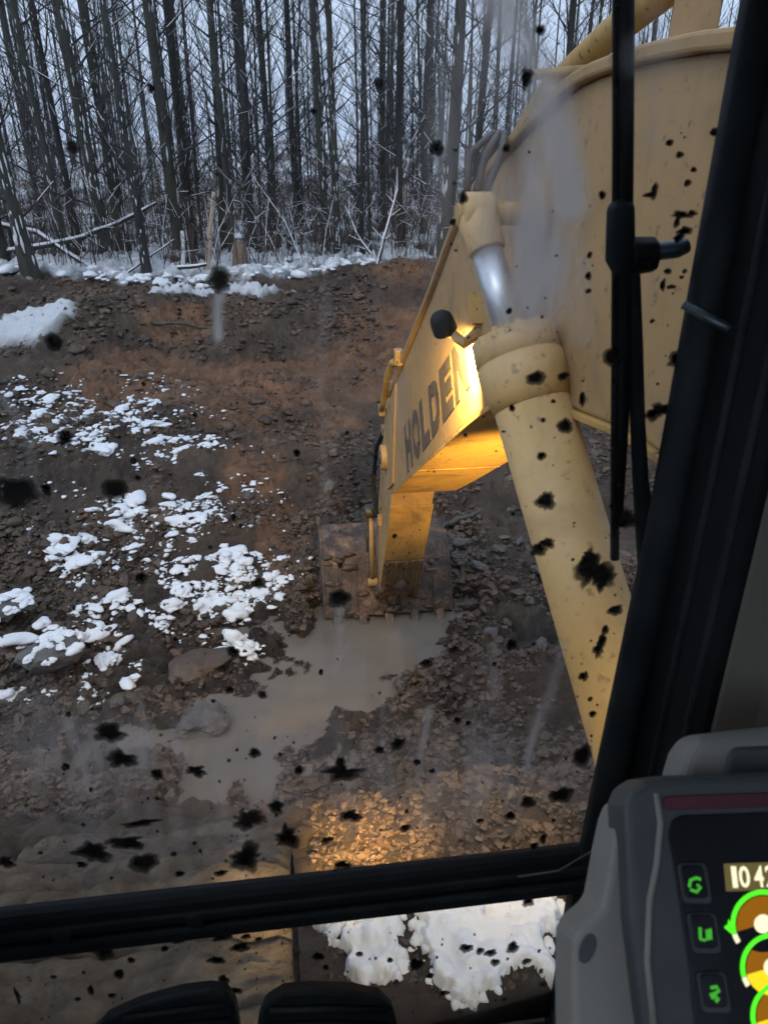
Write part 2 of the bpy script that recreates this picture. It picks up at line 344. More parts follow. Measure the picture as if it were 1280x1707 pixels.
# ================================================================== GROUND
def seg(a, b, s): return np.arange(a, b, s)
def geo(a, b, n): return np.geomspace(a, b, n)
ys = np.concatenate([-geo(.6, 80, 10)[::-1]+1.5, seg(1.5, 9.5, .030), seg(9.5, 27, .066), 27+geo(.1, 400, 42)])
xs = np.concatenate([-9-geo(.15, 330, 16)[::-1], seg(-9, -4, .08), seg(-4, 4.2, .032), seg(4.2, 10, .1), 10+geo(.15, 330, 16)])
X, Y = np.meshgrid(xs, ys); Z = H(X, Y)
clay = np.clip(ellmask(X, Y, CLAY)*2.4+.9*fbm(X*.9, Y*.9, 4, 61)+.15, 0, 1)*(ellmask(X, Y, CLAY) > -.5)
# snow on the ground: the bank along the wood, the wood floor, the strip between the tracks
pxl = at(480, 470)[0]
sn = np.clip((fbm(X*.5, Y*.8, 4, 71)*2.2+(Y-21.4)*.8-np.clip((X-pxl)*.35, 0, 1.5)+fbm(X*2.5, Y*2.5, 4, 73)*1.6), 0, 1)*(Y > 19)
sn = np.where(Y > 23.5, np.clip(.38+fbm(X*.8, Y*.8, 5, 75)*2.6, 0, 1), sn)
SB = ell([(50,566,80,24),(360,489,130,6)])
sn = np.maximum(sn, np.clip(ellmask(X, Y, SB)*3+fbm(X*2, Y*2, 3, 77)*1.5+.2, 0, 1)*(Y > 9)*(Y < 21))
SF = [(.44, 2.10, .36, .22), (.16, 2.22, .16, .17), (.60, 2.02, .22, .28), (.80, 2.15, .3, .26)]
sf = ellmask(X, Y, SF)+.9*fbm(X*5.5, Y*5.5, 5, 81)+.02
Z = Z + np.where((Y > 19) & (Y < 26), sn*.16*(1+fbm(X*5, Y*5, 3, 5)*1.5), 0)+np.where((Y > 9) & (Y <= 19), sn*.1, 0)
nx, ny = len(xs), len(ys); idx = np.arange(nx*ny).reshape(ny, nx)
F = np.stack([idx[:-1, :-1], idx[:-1, 1:], idx[1:, 1:], idx[1:, :-1]], -1).reshape(-1, 4)
g = mesh_np('ground', np.stack([X, Y, Z], -1).reshape(-1, 3), F, M['ground'], None, True, {'wet': (np.clip(1.2-(Z-WATER)/.16, 0, 1)*.8).ravel()*((Y.ravel() > 4) & (Y.ravel() < 9.5)), 'clay': clay.ravel(), 'snow': np.clip(sn, 0, 1).ravel()})
tag(g, kind='structure')
# water sheet in the pit
wx = np.arange(-3.6, 2.6, .03); wy = np.arange(4.2, 9.0, .03)
WX, WY = np.meshgrid(wx, wy); i2 = np.arange(WX.size).reshape(WX.shape); wd = np.clip((WATER-H(WX, WY))/.045, 0, 1); wd = wd*wd*(3-2*wd)
FQ = np.stack([i2[:-1, :-1], i2[:-1, 1:], i2[1:, 1:], i2[1:, :-1]], -1).reshape(-1, 4); FQ = FQ[wd.ravel()[FQ].max(1) > 0]
wo = mesh_np('puddle', np.stack([WX, WY, np.full(WX.shape, WATER)], -1).reshape(-1, 3), FQ, M['water'], None, True, {'depth': wd.ravel()})
tag(wo, kind='structure')
# loose clods: crumbs and lumps
def scatter(n, y0, y1, mu, sg, smin, smax, level, amp, name, label, seed):
    r = np.random.default_rng(seed); cy = r.uniform(y0, y1, n); cx = r.uniform(-.52, .62, n)*(cy+1.5)+.13*cy
    cs = np.minimum(np.clip(r.lognormal(mu, sg, n)*(.35+.115*cy), smin, smax), .012+.011*np.clip(cy-1.6, 0, 99)); cz = H(cx, cy)
    k = (fbm(cx*.7, cy*.7, 3, 91)+.25*fbm(cx*3, cy*3, 2, 92) > -.08+.3*(r.random(n)-.5)) & ((cz > WATER-.03) | (r.random(n) < .05)) & ~((cy < 3.2) & (cx < 0)) & ~(cy < 1.7)
    k &= ~((ellmask(cx, cy, CLAY[:7]) > .1) & (r.random(n) < .72)); cx, cy, cs, cz = cx[k], cy[k], cs[k], cz[k]; m_ = len(cs)
    V, F = lumps(np.stack([cx, cy, cz+cs*.0], -1), np.stack([cs*r.uniform(.8, 1.4, m_), cs, cs*r.uniform(.55, .95, m_)], -1), level, amp, .6, True, seed)
    tag(mesh_np(name, V, F, M['clod'], None, level > 1), label, 'mud', kind='stuff')
scatter(60000, 1.8, 21, -4.4, .55, .004, .07, 1, .6, 'crumbs', 'fine crumbs of brown mud strewn over the pit floor', 301)
scatter(60000, 2.35, 9.6, -4.3, .6, .005, .05, 1, .7, 'soil_crumbs', 'dense crumbly wet soil around the puddle', 303)
scatter(6500, 2.9, 20.5, -3.75, .42, .015, .12, 2, .55, 'clods', 'loose brown mud clods strewn over the dug pit floor', 302)
# snow clumps lying on the clods
SZ = [(180,760,170,120,60),(300,880,170,120,70),(360,990,150,60,40),(110,1050,110,70,24),(60,690,75,48,70),(120,725,65,42,70),(195,715,70,38,60),(250,722,45,30,40),(110,755,60,22,30),(65,645,40,12,12),(245,690,20,22,8),(225,870,65,28,50),(300,832,55,32,36),(342,862,38,32,40),
      (280,790,60,25,18),(95,932,18,16,10),(148,935,45,26,40),(330,935,70,25,24),(392,960,50,30,40),(415,990,40,14,14),(300,985,30,14,16),(285,1015,40,22,30),(205,995,25,14,10),
      (470,985,28,14,12),(22,1020,26,12,10),(95,1018,20,14,6),(143,1022,18,12,6),(130,975,25,10,5),(80,1160,30,16,10),(155,1155,18,14,7),(18,1150,20,14,6),(18,1200,20,10,6),(235,1110,28,30,16),
      (395,1080,40,14,14),(185,1095,22,12,7),(340,1010,60,25,14),(180,1060,150,60,18),(300,760,80,40,14),(420,840,50,20,4),(250,640,60,15,5),(365,1010,40,14,8),(30,1080,40,40,8)]
pts = []; siz = []
for cx_, cy_, rx, ry, k in ell(SZ):
    for q in range(int(k*8)):
        a = random.uniform(0, 6.283); rr = 1.3*random.random()**.62; x = cx_+rx*rr*math.cos(a); y = cy_+ry*rr*math.sin(a)
        if float(fbm(x*2.6, y*2.6, 3, 111)) < -.19+.14*rr: continue
        s = random.lognormvariate(-3.85, .68)*(.55+.05*y); s = min(s, .15)*(1.2-.5*rr)
        pts.append((x, y)); siz.append((s*random.uniform(.8, 1.7), s*random.uniform(.7, 1.2), s*random.uniform(.32, .55)))
for q in range(420):
    a = random.uniform(0, 6.283); e_ = random.choice(SF); rr = math.sqrt(random.random())*1.05; x = e_[0]+e_[2]*rr*math.cos(a); y = e_[1]+e_[3]*rr*math.sin(a)
    if x > -.02 and y < 2.32 and float(ellmask(x, y, SF)+.9*fbm(x*5.5, y*5.5, 5, 81)) > -.05: s = min(random.lognormvariate(-4.2, .5), .035); pts.append((x, y)); siz.append((s*1.3, s, s*.7))
pts = np.array(pts); siz = np.array(siz); pz = H(pts[:, 0], pts[:, 1])
ok = pz > WATER-.02
big = siz[:, 1] > .06; CC = np.column_stack([pts, pz+siz[:, 2]*.25]); V, F = lumps(CC[ok & big], siz[ok & big], 3, .62); V2, F2 = lumps(CC[ok & ~big], siz[ok & ~big], 2, .5, seed=2)
tag(mesh_np('snow_clumps', np.concatenate([V, V2]), np.concatenate([F, F2+len(V)]), M['snow']), 'white snow clumps left on the churned mud of the pit', 'snow', kind='stuff')
# crust of snow left between the tracks
QX, QY = np.meshgrid(np.arange(.0, 1.15, .0065), np.arange(1.55, 2.34, .0065)); qf = ellmask(QX, QY, SF)+2.0*fbm(QX*5.5, QY*5.5, 6, 81)-.07
qh = np.clip(qf*.22, -.03, .055)+.5*np.clip(qf*4, 0, 1)*(.045*fbm(QX*14, QY*14, 4, 86)+.03*(.5-np.clip(cell(QX*16+fbm(QX*9, QY*9, 2, 6), QY*16, 8), 0, .8)))
QZ = H(QX, QY)+qh; qi = np.arange(QX.size).reshape(QX.shape); QF = np.stack([qi[:-1, :-1], qi[:-1, 1:], qi[1:, 1:], qi[1:, :-1]], -1).reshape(-1, 4); QF = QF[qf.ravel()[QF].min(1) > -.1]
tag(mesh_np('snow_crust', np.stack([QX, QY, QZ], -1).reshape(-1, 3), QF, M['snow']), 'broken crust of white snow on the ground between the tracks', 'snow', kind='stuff')
# lumpy crest of the snow bank along the wood
bx_ = rng.uniform(-11, 9, 900); by_ = rng.uniform(19.8, 23.5, 900); bs = rng.lognormal(-2.75, .5, 900)
kk = (fbm(bx_*.5, by_*.8, 4, 71)*2.2+(by_-21.2)*.75-np.clip((bx_-pxl)*.35, 0, 1.5)) > .1
bx_, by_, bs = bx_[kk], by_[kk], bs[kk]
V, F = lumps(np.column_stack([bx_, by_, H(bx_, by_)+.1]), np.column_stack([bs*1.5, bs, bs*.7]), 2, .40)
tag(mesh_np('snow_bank', V, F, M['snow']), 'lumpy snow bank running along the edge of the wood', 'snow', kind='stuff')

# ---- rocks one can pick out
def rock(px, py, wpx, hfac, name, label, cat='rock', group=None, cap=False, mat='rock', seed=1, sink=.25):
    P = at(px, py); d = np.linalg.norm(P-EYE); r = wpx/2/FPX*d; z = float(H(P[0], P[1])); z = max(z, WATER-.05)
    e = empty(name, (P[0], P[1], z)); tag(e, label, cat, group)
    V, F = lumps(np.array([[0, 0, r*hfac*(1-sink)]]), np.array([[r, r*.85, r*hfac]]), 3 if wpx > 30 else 2, .62, .8, True, seed)
    ro = mesh_np('stone', V, F, M[mat], e, False)
    if cap:
        rc = np.random.default_rng(seed); tv = np.where(V[:, 2] > V[:, 2].max()*.62)[0]; pk = rc.choice(tv, min(len(tv), 60)); sz = r*rc.uniform(.09, .22, len(pk))
        V2, F2 = lumps(V[pk], np.column_stack([sz*1.5, sz*1.2, sz*.6]), 3, .5, .8, True, seed); tag(mesh_np('snow_cap', V2, F2, M['snow'], e), kind='stuff')
    return e
rock(332, 1195, 76, .55, 'rock', 'grey angular rock standing in the muddy puddle', seed=5)
rock(95, 1105, 76, .62, 'rock', 'rounded boulder capped with snow at the left of the pit', cap=True, seed=8)
rock(325, 1105, 72, .32, 'rock', 'dark flat boulder on the mud just above the puddle', mat='clod', seed=11)
rock(20, 1030, 60, .5, 'rock', 'snow topped stone at the left edge of the photo', cap=True, seed=14)
rock(180, 1105, 44, .5, 'rock', 'small stone with a thin snow cap right of the big snowy boulder', cap=True, seed=17)
rock(415, 850, 22, .6, 'rock', 'small pale stone with snow in the middle of the pit', cap=True, seed=19)
rock(550, 835, 20, .8, 'rock', 'pale grey stone on the dirt left of the boom tip', seed=23)
rock(765, 915, 24, .7, 'rock', 'pale stone on the gravel right of the bucket', seed=29)
for i, (a, b_, wd) in enumerate([(775,895,16),(795,960,22),(830,930,18),(865,905,16),(780,1010,20),(820,1060,26),(880,1010,20),(900,1090,24),(760,945,14),(850,850,16),(800,850,14),(890,960,18)]):
    rock(a, b_, wd, .65, 'gravel_stone', 'small grey stone on the loose gravel right of the bucket', 'stone', 'stones on the gravel right of the bucket', seed=40+i)
# logs and sticks on the dirt
def stick(pa, pb, rpx, name, label, cat, mat, lift=.02, snow=False, bow=.04, ztop=None):
    A = at(*pa); B = at(*pb); A[2] = float(H(A[0], A[1]))+lift; B[2] = float(H(B[0], B[1]))+lift
    if ztop is not None: B[2] = ztop[1]; A[2] = max(A[2], ztop[0])
    d = np.linalg.norm(A-EYE); r = rpx/2/FPX*d; n = 9; Q = []
    for i in range(n+1):
        q = A+(B-A)*i/n; q = q+np.array([random.uniform(-1, 1), random.uniform(-1, 1), random.uniform(-.5, .5)+math.sin(i/n*3.14)*1.2])*bow
        if ztop is None: q[2] = max(q[2], float(H(q[0], q[1]))+r*.3)
        Q.append(q)
    e = empty(name, tuple(A)); tag(e, label, cat)
    Q = [q-A for q in Q]
    MB().tube(Q, [r*(1-.45*i/n) for i in range(n+1)], 8).build('wood', M[mat], e)
    if snow: MB().tube([q+np.array([0, 0, r*.75]) for q in Q], [r*(.85-.3*i/n) for i in range(n+1)], 6).build('snow', M['snow'], e)
    return e
stick((715, 878), (800, 858), 12, 'fallen_branch', 'muddy branch lying on the gravel right of the stick', 'branch', 'log')
stick((255, 562), (350, 566), 6, 'fallen_branch', 'thin root lying across the dark dirt below the snow bank', 'branch', 'log')

# ================================================================== WOOD
def make_tree(kind, seed):
    r = random.Random(seed)
    if kind == 'mature': h, r0, nb, bl = r.uniform(17, 21), r.uniform(.17, .22), 46, (1.4, 3.6)
    elif kind == 'pole': h, r0, nb, bl = r.uniform(12, 16), r.uniform(.06, .085), 72, (.9, 2.6)
    else: h, r0, nb, bl = r.uniform(6, 9), r.uniform(.028, .042), 36, (.5, 1.6)
    n = 16; P = []; x = y = 0.0; lx, ly = r.uniform(-.025, .025), r.uniform(-.025, .025)
    for i in range(n+1):
        z = h*i/n; P.append(np.array((x, y, z-.15*(i == 0)))); lx += r.uniform(-.030, .030)-lx*.12; ly += r.uniform(-.030, .030)-ly*.12; x += lx*h/n; y += ly*h/n
    rad = [r0*(1-.88*(i/n)**.9)*(1.35 if i == 0 else 1) for i in range(n+1)]
    tr = MB().tube(P, rad, 8, False); cr = MB(); sn = MB()
    if kind == 'mature' and r.random() < .6:       # a fork
        k = r.randint(4, 8); q = P[k]; a = r.uniform(0, 6.28); dv = np.array((math.cos(a)*.16, math.sin(a)*.16, 1))
        Q = [q+dv*(h*.55)*j/7+np.array((r.uniform(-.1, .1), r.uniform(-.1, .1), 0)) for j in range(8)]; Q[0] = q
        tr.tube(Q, [rad[k]*.75*(1-.8*j/7) for j in range(8)], 7, False)
    def trunk_at(z):
        f = min(max(z/h*n, 0), n-.001); i = int(f); return P[i]+(P[i+1]-P[i])*(f-i), rad[i]+(rad[i+1]-rad[i])*(f-i)
    for b in range(nb):
        z = h*(.07+.9*(b/nb))+r.uniform(-.2, .2); c, tr_ = trunk_at(z); a = r.uniform(0, 6.28); L = r.uniform(*bl)*(1-.45*z/h); el = r.uniform(.35, 1.15)
        d = np.array((math.cos(a)*math.cos(el), math.sin(a)*math.cos(el), math.sin(el))); br = max(min(tr_*.28, .028), .0055)
        Q = [c]
        for j in range(4):
            d = d+np.array((r.uniform(-.18, .18), r.uniform(-.18, .18), r.uniform(-.02, .16))); d /= np.linalg.norm(d); Q.append(Q[-1]+d*L/4)
        cr.tube(Q, [br, br*.8, br*.62, br*.45, br*.28], 4, False)
        if r.random() < .4:
            j = r.randint(0, 2); sn.tube([Q[j]+np.array((0, 0, br*.8)), Q[j+1]+np.array((0, 0, br*.75))], [br*.5, br*.4], 4, False)
        for k in range(9):
            f = r.uniform(.4, 3.9); j = int(f); s = Q[j]+(Q[j+1]-Q[j])*(f-j); a2 = r.uniform(0, 6.28)
            e = d*.55+np.array((math.cos(a2), math.sin(a2), r.uniform(-.2, .7)))*.6; e /= np.linalg.norm(e); l = r.uniform(.25, .8)*(L/2.2)**.5
            m_ = s+e*l*.5; e2 = e+np.array((r.uniform(-.3, .3), r.uniform(-.3, .3), r.uniform(0, .3))); q = m_+e2/np.linalg.norm(e2)*l*.5
            tw = max(br*.35, .0045); cr.tube([s, m_, q], [tw, tw*.75, tw*.5], 3, False)
            if r.random() < .25: sn.tube([s+np.array((0, 0, tw*.7)), m_+np.array((0, 0, tw*.6))], [tw*.7, tw*.5], 3, False)
    for q in range(int(70 if kind != 'sapling' else 22)):     # snow plastered on the bark
        z = r.uniform(.2, h*.62); c, tr_ = trunk_at(z); a = r.gauss(-1.9, .75); s = r.uniform(.12, .36)*max(tr_, .045)
        o = np.array((math.cos(a), math.sin(a), 0))*tr_*.95; l = s*r.uniform(1.2, 4.5)
        sn.tube([c+o+np.array((0, 0, -l)), c+o, c+o+np.array((0, 0, l*.8))], [s*.15, s*.55, s*.2], 5, False)
    return tr, cr, sn, r0
PROTO = {}
for kind, k in (('mature', 5), ('pole', 5), ('sapling', 4)):
    PROTO[kind] = []
    for i in range(k):
        tr, cr, sn, r0 = make_tree(kind, 100+i*7+len(kind))
        ob = []
        for nm, mb, mt in (('trunk', tr, 'bark' if i % 2 else 'bark2'), ('crown', cr, 'twig'), ('snow', sn, 'snow')):
            me = bpy.data.meshes.new(nm); me.from_pydata(mb.v, [], mb.f); me.polygons.foreach_set('use_smooth', [True]*len(me.polygons)); me.materials.append(M[mt]); me.update(); ob.append((nm, me))
        PROTO[kind].append((ob, r0))
def tree(x, y, kind, i, label, group=None, scale=1.0, lean=(0, 0), rz=0.0, name='bare_tree'):
    ob, r0 = PROTO[kind][i % len(PROTO[kind])]
    e = empty(name, (x, y, float(H(x, y))-.05)); e.scale = (scale, scale, 1+.5*(scale-1)); e.rotation_euler = (lean[1], lean[0], rz)
    tag(e, label, 'tree', group)
    for nm, me in ob:
        c_ = link(bpy.data.objects.new(nm, me), e)
        if nm == 'snow': c_['kind'] = 'stuff'
    return e
taken = []
# (px of the base, distance, px width of the trunk, lean to the right, kind, label)
NEAR = [
 (48, 21.5, 30, -.07, 'mature', 'thick olive trunk leaning left at the left edge, nearest tree there'),
 (8, 23.0, 22, -.05, 'mature', 'dark trunk cut by the left edge of the photo'),
 (108, 24, 20, -.03, 'mature', 'dark trunk right of the thick leaning olive trunk'),
 (132, 26, 15, -.05, 'pole', 'slim trunk between two thicker ones behind the long snowy branch'),
 (178, 24.5, 25, -.03, 'mature', 'dark thick trunk where the long snowy branch crosses it'),
 (205, 26.5, 26, -.02, 'mature', 'broad trunk just right of the crossing of the snowy branches'),
 (243, 22, 17, -.03, 'pole', 'straight slim trunk standing at the front of the snow bank, left third'),
 (300, 25.5, 27, -.035, 'mature', 'forked dark trunk left of the pale broken snag'),
 (318, 27, 24, 0, 'mature', 'tall dark trunk right behind the forked one'),
 (372, 27, 20, .0, 'mature', 'dark trunk just right of the pale broken snag'),
 (388, 25, 18, .0, 'mature', 'trunk left of the snow capped stump'),
 (421, 25, 16, -.01, 'pole', 'straight trunk just right of the snow capped stump'),
 (458, 31, 16, .0, 'pole', 'slender trunk in the gap right of the stump'),
 (500, 32, 15, .01, 'pole', 'slender trunk left of the two close dark trunks mid wood'),
 (547, 25, 22, .0, 'mature', 'left one of two close dark trunks mid wood'),
 (563, 23.5, 17, -.01, 'mature', 'right one of two close dark trunks mid wood'),
 (604, 23, 11, .0, 'pole', 'thin straight trunk beside the leaning snowy saplings'),
 (640, 30, 14, .015, 'pole', 'slim trunk behind the leaning snowy saplings'),
 (671, 24, 15, .02, 'pole', 'branchy trunk directly behind the reddish dirt mound'),
 (738, 23, 31, .02, 'mature', 'thickest trunk, snow flecked, just left of the boom'),
 (708, 29, 15, .01, 'pole', 'slender trunk left of the thick snow flecked one'),
 (790, 29, 17, .02, 'pole', 'trunk seen blurred through the smeared glass'),
 (930, 27, 17, .03, 'pole', 'trunk rising behind the top of the boom left of the wiper')]
for k, (px, yy, wp, ln, kind, lab) in enumerate(NEAR):
    P = on(px, 455, 1, yy); d = np.linalg.norm(P-EYE); r = .76*wp/2/FPX*d; r0 = PROTO[kind][k % len(PROTO[kind])][1]
    x = P[0]; 
    for _ in range(4):      # stand it under its place in the photo
        z = float(H(x, yy)); q = np.array([x, yy, z+.3])-EYE; pxx = 640+FPX*(q@RT)/(q@FW); x += (px-pxx)*(q@FW)/FPX
    tree(x, yy, kind, k, lab, None, r/(r0*1.0), (ln, random.uniform(-.01, .01)), random.uniform(0, 6.28)); taken.append((x, yy))
cnt = 0; tries = 0
KINDW = {'mature': 'thick bare trunk', 'pole': 'slender bare tree', 'sapling': 'thin snow dusted sapling'}
LAND = [(-400, 'the left edge'), (48, 'the thick leaning olive trunk'), (178, 'the trunk under the snowy branch'), (243, 'the slim front trunk'), (300, 'the forked dark trunk'), (347, 'the pale broken snag'), (402, 'the snow capped stump'), (547, 'the two close dark trunks'), (625, 'the leaning snowy saplings'), (738, 'the thickest trunk'), (9999, 'the boom')]
wild = []
while cnt < 205 and tries < 20000:
    tries += 1
    yy = 23.6+34*random.random()**1.25; px = random.uniform(-260, 1500); P = on(px, 455, 1, yy); x = P[0]
    if any((x-a)**2+(yy-b_)**2 < .45 for a, b_ in taken): continue
    kind = random.choices(['mature', 'pole', 'sapling'], [.12 if yy > 33 else 0, .52, .36])[0]
    q = np.array([x, yy, 0])-EYE; bpx = 640+FPX*(q@RT)/(q@FW); near = yy < 38 and 0 < bpx < 760
    sg = max(i for i, l in enumerate(LAND) if l[0] <= bpx) if near else -1
    wild.append([sg, bpx, x, yy, kind]); taken.append((x, yy)); cnt += 1
NTH = ['first', 'second', 'third', 'fourth', 'fifth', 'sixth', 'seventh', 'eighth', 'ninth', 'tenth', 'eleventh', 'twelfth', 'thirteenth', 'fourteenth', 'fifteenth', 'sixteenth']
seen = {}
for sg, bpx, x, yy, kind in sorted(wild):
    if sg >= 0:
        k = seen[(sg, kind)] = seen.get((sg, kind), -1)+1
        lab = f'{KINDW[kind]}, {NTH[min(k, 15)]} of its kind right of {LAND[sg][1]}'; grp = {'mature': 'thick trunks in the wood', 'pole': 'slender trees in the wood', 'sapling': 'saplings in the wood'}[kind]
    else:
        lab = KINDW[kind]+' deep in the crowded snowy wood, one among many'; grp = {'mature': 'thick trunks deep in the wood', 'pole': 'slender trees deep in the wood', 'sapling': 'saplings deep in the wood'}[kind]
    tree(x, yy, kind, random.randrange(9), lab, grp, random.uniform(.6, 1.05), (random.gauss(0, .03), random.gauss(0, .02)), random.uniform(0, 6.28))
# far wood: reads as one mass
fwm = MB()
for i in range(160):
    yy = 56+80*random.random(); x = random.uniform(-.75, .95)*yy; z = float(base_h(x, yy)); r = random.uniform(.06, .2); h = random.uniform(14, 22); lx = random.uniform(-.5, .5)
    fwm.tube([(x, yy, z-.2), (x+lx*.3, yy, z+h*.35), (x+lx, yy, z+h)], [r, r*.75, r*.2], 5, False)
    for b in range(9):
        zz = random.uniform(1.5, h*.8); a = random.uniform(0, 6.28); l = random.uniform(1, 3); s = np.array((x+lx*zz/h, yy, z+zz))
        fwm.tube([s, s+np.array((math.cos(a)*l*.6, 0, l*.6)), s+np.array((math.cos(a)*l, 0, l*1.3))], [.035, .025, .012], 3, False)
me = bpy.data.meshes.new('distant_wood'); me.from_pydata(fwm.v, [], fwm.f); me.materials.append(M['twig']); o = link(bpy.data.objects.new('distant_wood', me))
tag(o, 'far bare trunks merging into a grey mass behind the wood', 'wood', kind='stuff')
# undergrowth
ug = MB(); us = MB()
for i in range(5200):
    yy = 22.2+26*random.random()**1.3; x = random.uniform(-.62, .85)*yy; z = float(base_h(x, yy)); h = random.uniform(.4, 2.4); r = random.uniform(.005, .012)*(1+yy/60)
    a = random.uniform(0, 6.28); l = random.uniform(0, .7)*h; p0 = np.array((x, yy, z-.05)); p1 = p0+np.array((math.cos(a)*l*.4, math.sin(a)*l*.4, h*.55)); p2 = p0+np.array((math.cos(a)*l, math.sin(a)*l, h))
    (us if random.random() < .07 else ug).tube([p0, p1, p2], [r, r*.8, r*.4], 3, False)
    for k in range(4):
        f = random.random(); s = p1+(p2-p1)*f; b = random.uniform(0, 6.28); l2 = random.uniform(.15, .6); q = s+np.array((math.cos(b)*l2, math.sin(b)*l2*.5, random.uniform(-.1, .5)))
        (us if random.random() < .17 else ug).tube([s, q], [r*.6, r*.3], 3, False)
for nm, mb, mt, lb in (('undergrowth', ug, 'brush', 'brown leafless undergrowth between the trunks'), ('snowy_undergrowth', us, 'snow', 'snow covered twigs of the undergrowth between the trunks')):
    me = bpy.data.meshes.new(nm); me.from_pydata(mb.v, [], mb.f); me.materials.append(M[mt]); tag(link(bpy.data.objects.new(nm, me)), lb, 'undergrowth', kind='stuff')
# leaning and broken wood at the edge
def limb(pts, r0, r1, name, label, cat, mat, snow=True, twigs=0):
    P = [on(px, py, 1, yy) for px, py, yy in pts]
    A = P[0].copy(); e = empty(name, tuple(A)); tag(e, label, cat); Q = []
    for i in range(len(P)-1):
        for k in range(4): Q.append(P[i]+(P[i+1]-P[i])*k/4+np.array([random.uniform(-.02, .02) for _ in range(3)]))
    Q.append(P[-1]); Q = [q-A for q in Q]; n = len(Q)-1; rr = [r0+(r1-r0)*i/n for i in range(n+1)]
    wm_ = MB().tube(Q, rr, 7); wm_.build('wood', M[mat], e)
    if snow:
        s = MB().tube([q+np.array([0, 0, rr[i]*.8]) for i, q in enumerate(Q)], [q*.85 for q in rr], 6)
        for k in range(twigs):
            q = Q[random.randint(1, n)]; s.tube([q, q+np.array([random.uniform(-.4, .4), 0, random.uniform(.1, .6)])], [.018, .008], 4, False)
        s.build('snow', M['snow'], e)
    return e
limb([(-40, 428, 23), (120, 402, 23), (200, 373, 23.2), (262, 338, 23.5)], .075, .04, 'fallen_branch', 'long snow covered branch slanting up to the right across the trunks', 'branch', 'bark')
limb([(-40, 365, 24), (60, 388, 23.3), (165, 455, 22.3)], .07, .05, 'fallen_branch', 'snow covered branch slanting down to the right at the left edge', 'branch', 'bark')
limb([(345, 455, 22.4), (350, 385, 22.4), (357, 320, 22.4)], .085, .05, 'broken_snag', 'pale broken snag of bare wood standing in the undergrowth', 'snag', 'palewood', False)
limb([(306, 455, 22.6), (304, 385, 22.6)], .06, .05, 'broken_snag', 'short snow plastered broken stem left of the pale snag', 'snag', 'snow', False)
limb([(205, 462, 21.8), (290, 400, 22.6)], .03, .02, 'fallen_branch', 'thin bare branch propped between trunks above the snow bank', 'branch', 'twig', True)
limb([(622, 466, 21.8), (640, 400, 22.0), (662, 318, 22.4)], .055, .03, 'leaning_sapling', 'snow plastered sapling leaning right left of the dirt mound', 'sapling', 'bark', True, 6)
limb([(645, 460, 22.2), (600, 400, 22.6), (575, 345, 23)], .045, .02, 'leaning_sapling', 'snow covered sapling leaning left behind the other leaning one', 'sapling', 'bark', True, 5)
limb([(610, 470, 21.6), (665, 432, 21.8)], .05, .04, 'fallen_branch', 'snow covered branch lying low beside the dirt mound', 'branch', 'bark', True)
limb([(290, 448, 22), (345, 441, 22)], .05, .04, 'fallen_branch', 'low snow covered log on the snow bank below the pale snag', 'branch', 'bark', True)
limb([(480, 455, 24), (440, 380, 25), (425, 330, 26)], .03, .015, 'leaning_sapling', 'thin snowy sapling leaning left in the middle of the wood', 'sapling', 'bark', True, 5)
P = on(402, 452, 1, 22.6); e = empty('stump', tuple(P)); tag(e, 'brown broken stump with a snow cap in front of the wood', 'stump')
mb = MB(); mb.tube([(0, 0, -.2), (0, 0, .1), (.01, 0, .55), (0, 0, .85)], [.30, .25, .20, .13], 10); mb.build('trunk', M['stump'], e)
V, F = lumps(np.array([[0, 0, .92]]), np.array([[.16, .16, .12]]), 2, .3); mesh_np('snow_cap', V, F, M['snow'], e)

# ================================================================== EXCAVATOR
EX = empty('excavator', (0, 0, 0)); tag(EX, 'tan yellow excavator seen from inside its cab, boom reaching down into the pit', 'excavator')
def polyline_strip(mb, pts, th, x0, x1, side):
    """a plate of thickness th laid on a profile line, from x0 to x1"""
    out = []
    for i, p in enumerate(pts):
        d = np.array(pts[min(i+1, len(pts)-1)])-np.array(pts[max(i-1, 0)]); d = d/np.linalg.norm(d); nrm = np.array([-d[1], d[0]])*side
        out.append((p[0]+nrm[0]*th, p[1]+nrm[1]*th))
    n = len(pts); vs = []
    for x in (x0, x1):
        vs += [(x, *p) for p in pts]+[(x, *p) for p in out]
    fs = []
    for i in range(n-1):
        a, b, c, d = i, i+1, n+i+1, n+i; o2 = 2*n
        fs += [(a, b, c, d), (a+o2, d+o2, c+o2, b+o2), (a, a+o2, b+o2, b), (d, c, c+o2, d+o2)]
    fs += [(0, n, 3*n, 2*n), (n-1, 3*n-1, 4*n-1, 2*n-1)]
    mb.add(vs, fs)
def smooth_line(pts, k=4):
    P = [np.array(p, float) for p in pts]; P = [2*P[0]-P[1]]+P+[2*P[-1]-P[-2]]; out = []
    for i in range(1, len(P)-2):
        for j in range(k):
            t_ = j/k; a, b, c, d = P[i-1:i+3]
            out.append(tuple(.5*((2*b)+(-a+c)*t_+(2*a-5*b+4*c-d)*t_*t_+(-a+3*b-3*c+d)*t_**3)))
    out.append(tuple(P[-2])); return out
BX0, BX1 = .80, 1.30
TOP = smooth_line([(-.6, 2.15), (.3, 2.75), (.9, 3.03), (1.38, 3.13), (2.07, 3.13), (2.46, 3.05), (2.9, 2.92), (3.29, 2.77), (3.6, 2.61), (4.12, 2.24), (5.0, 1.66), (5.72, 1.17)])
TIP = [(5.95, .95), (6.05, .75), (6.08, .55), (6.02, .36), (5.9, .27)]
BOT = smooth_line([(5.7, .36), (5.0, .77), (4.36, 1.155), (3.61, 1.60), (3.0, 1.96), (2.5, 2.2), (1.92, 2.32), (1.44, 2.38), (.9, 2.3), (.3, 1.95), (-.4, 1.6)])
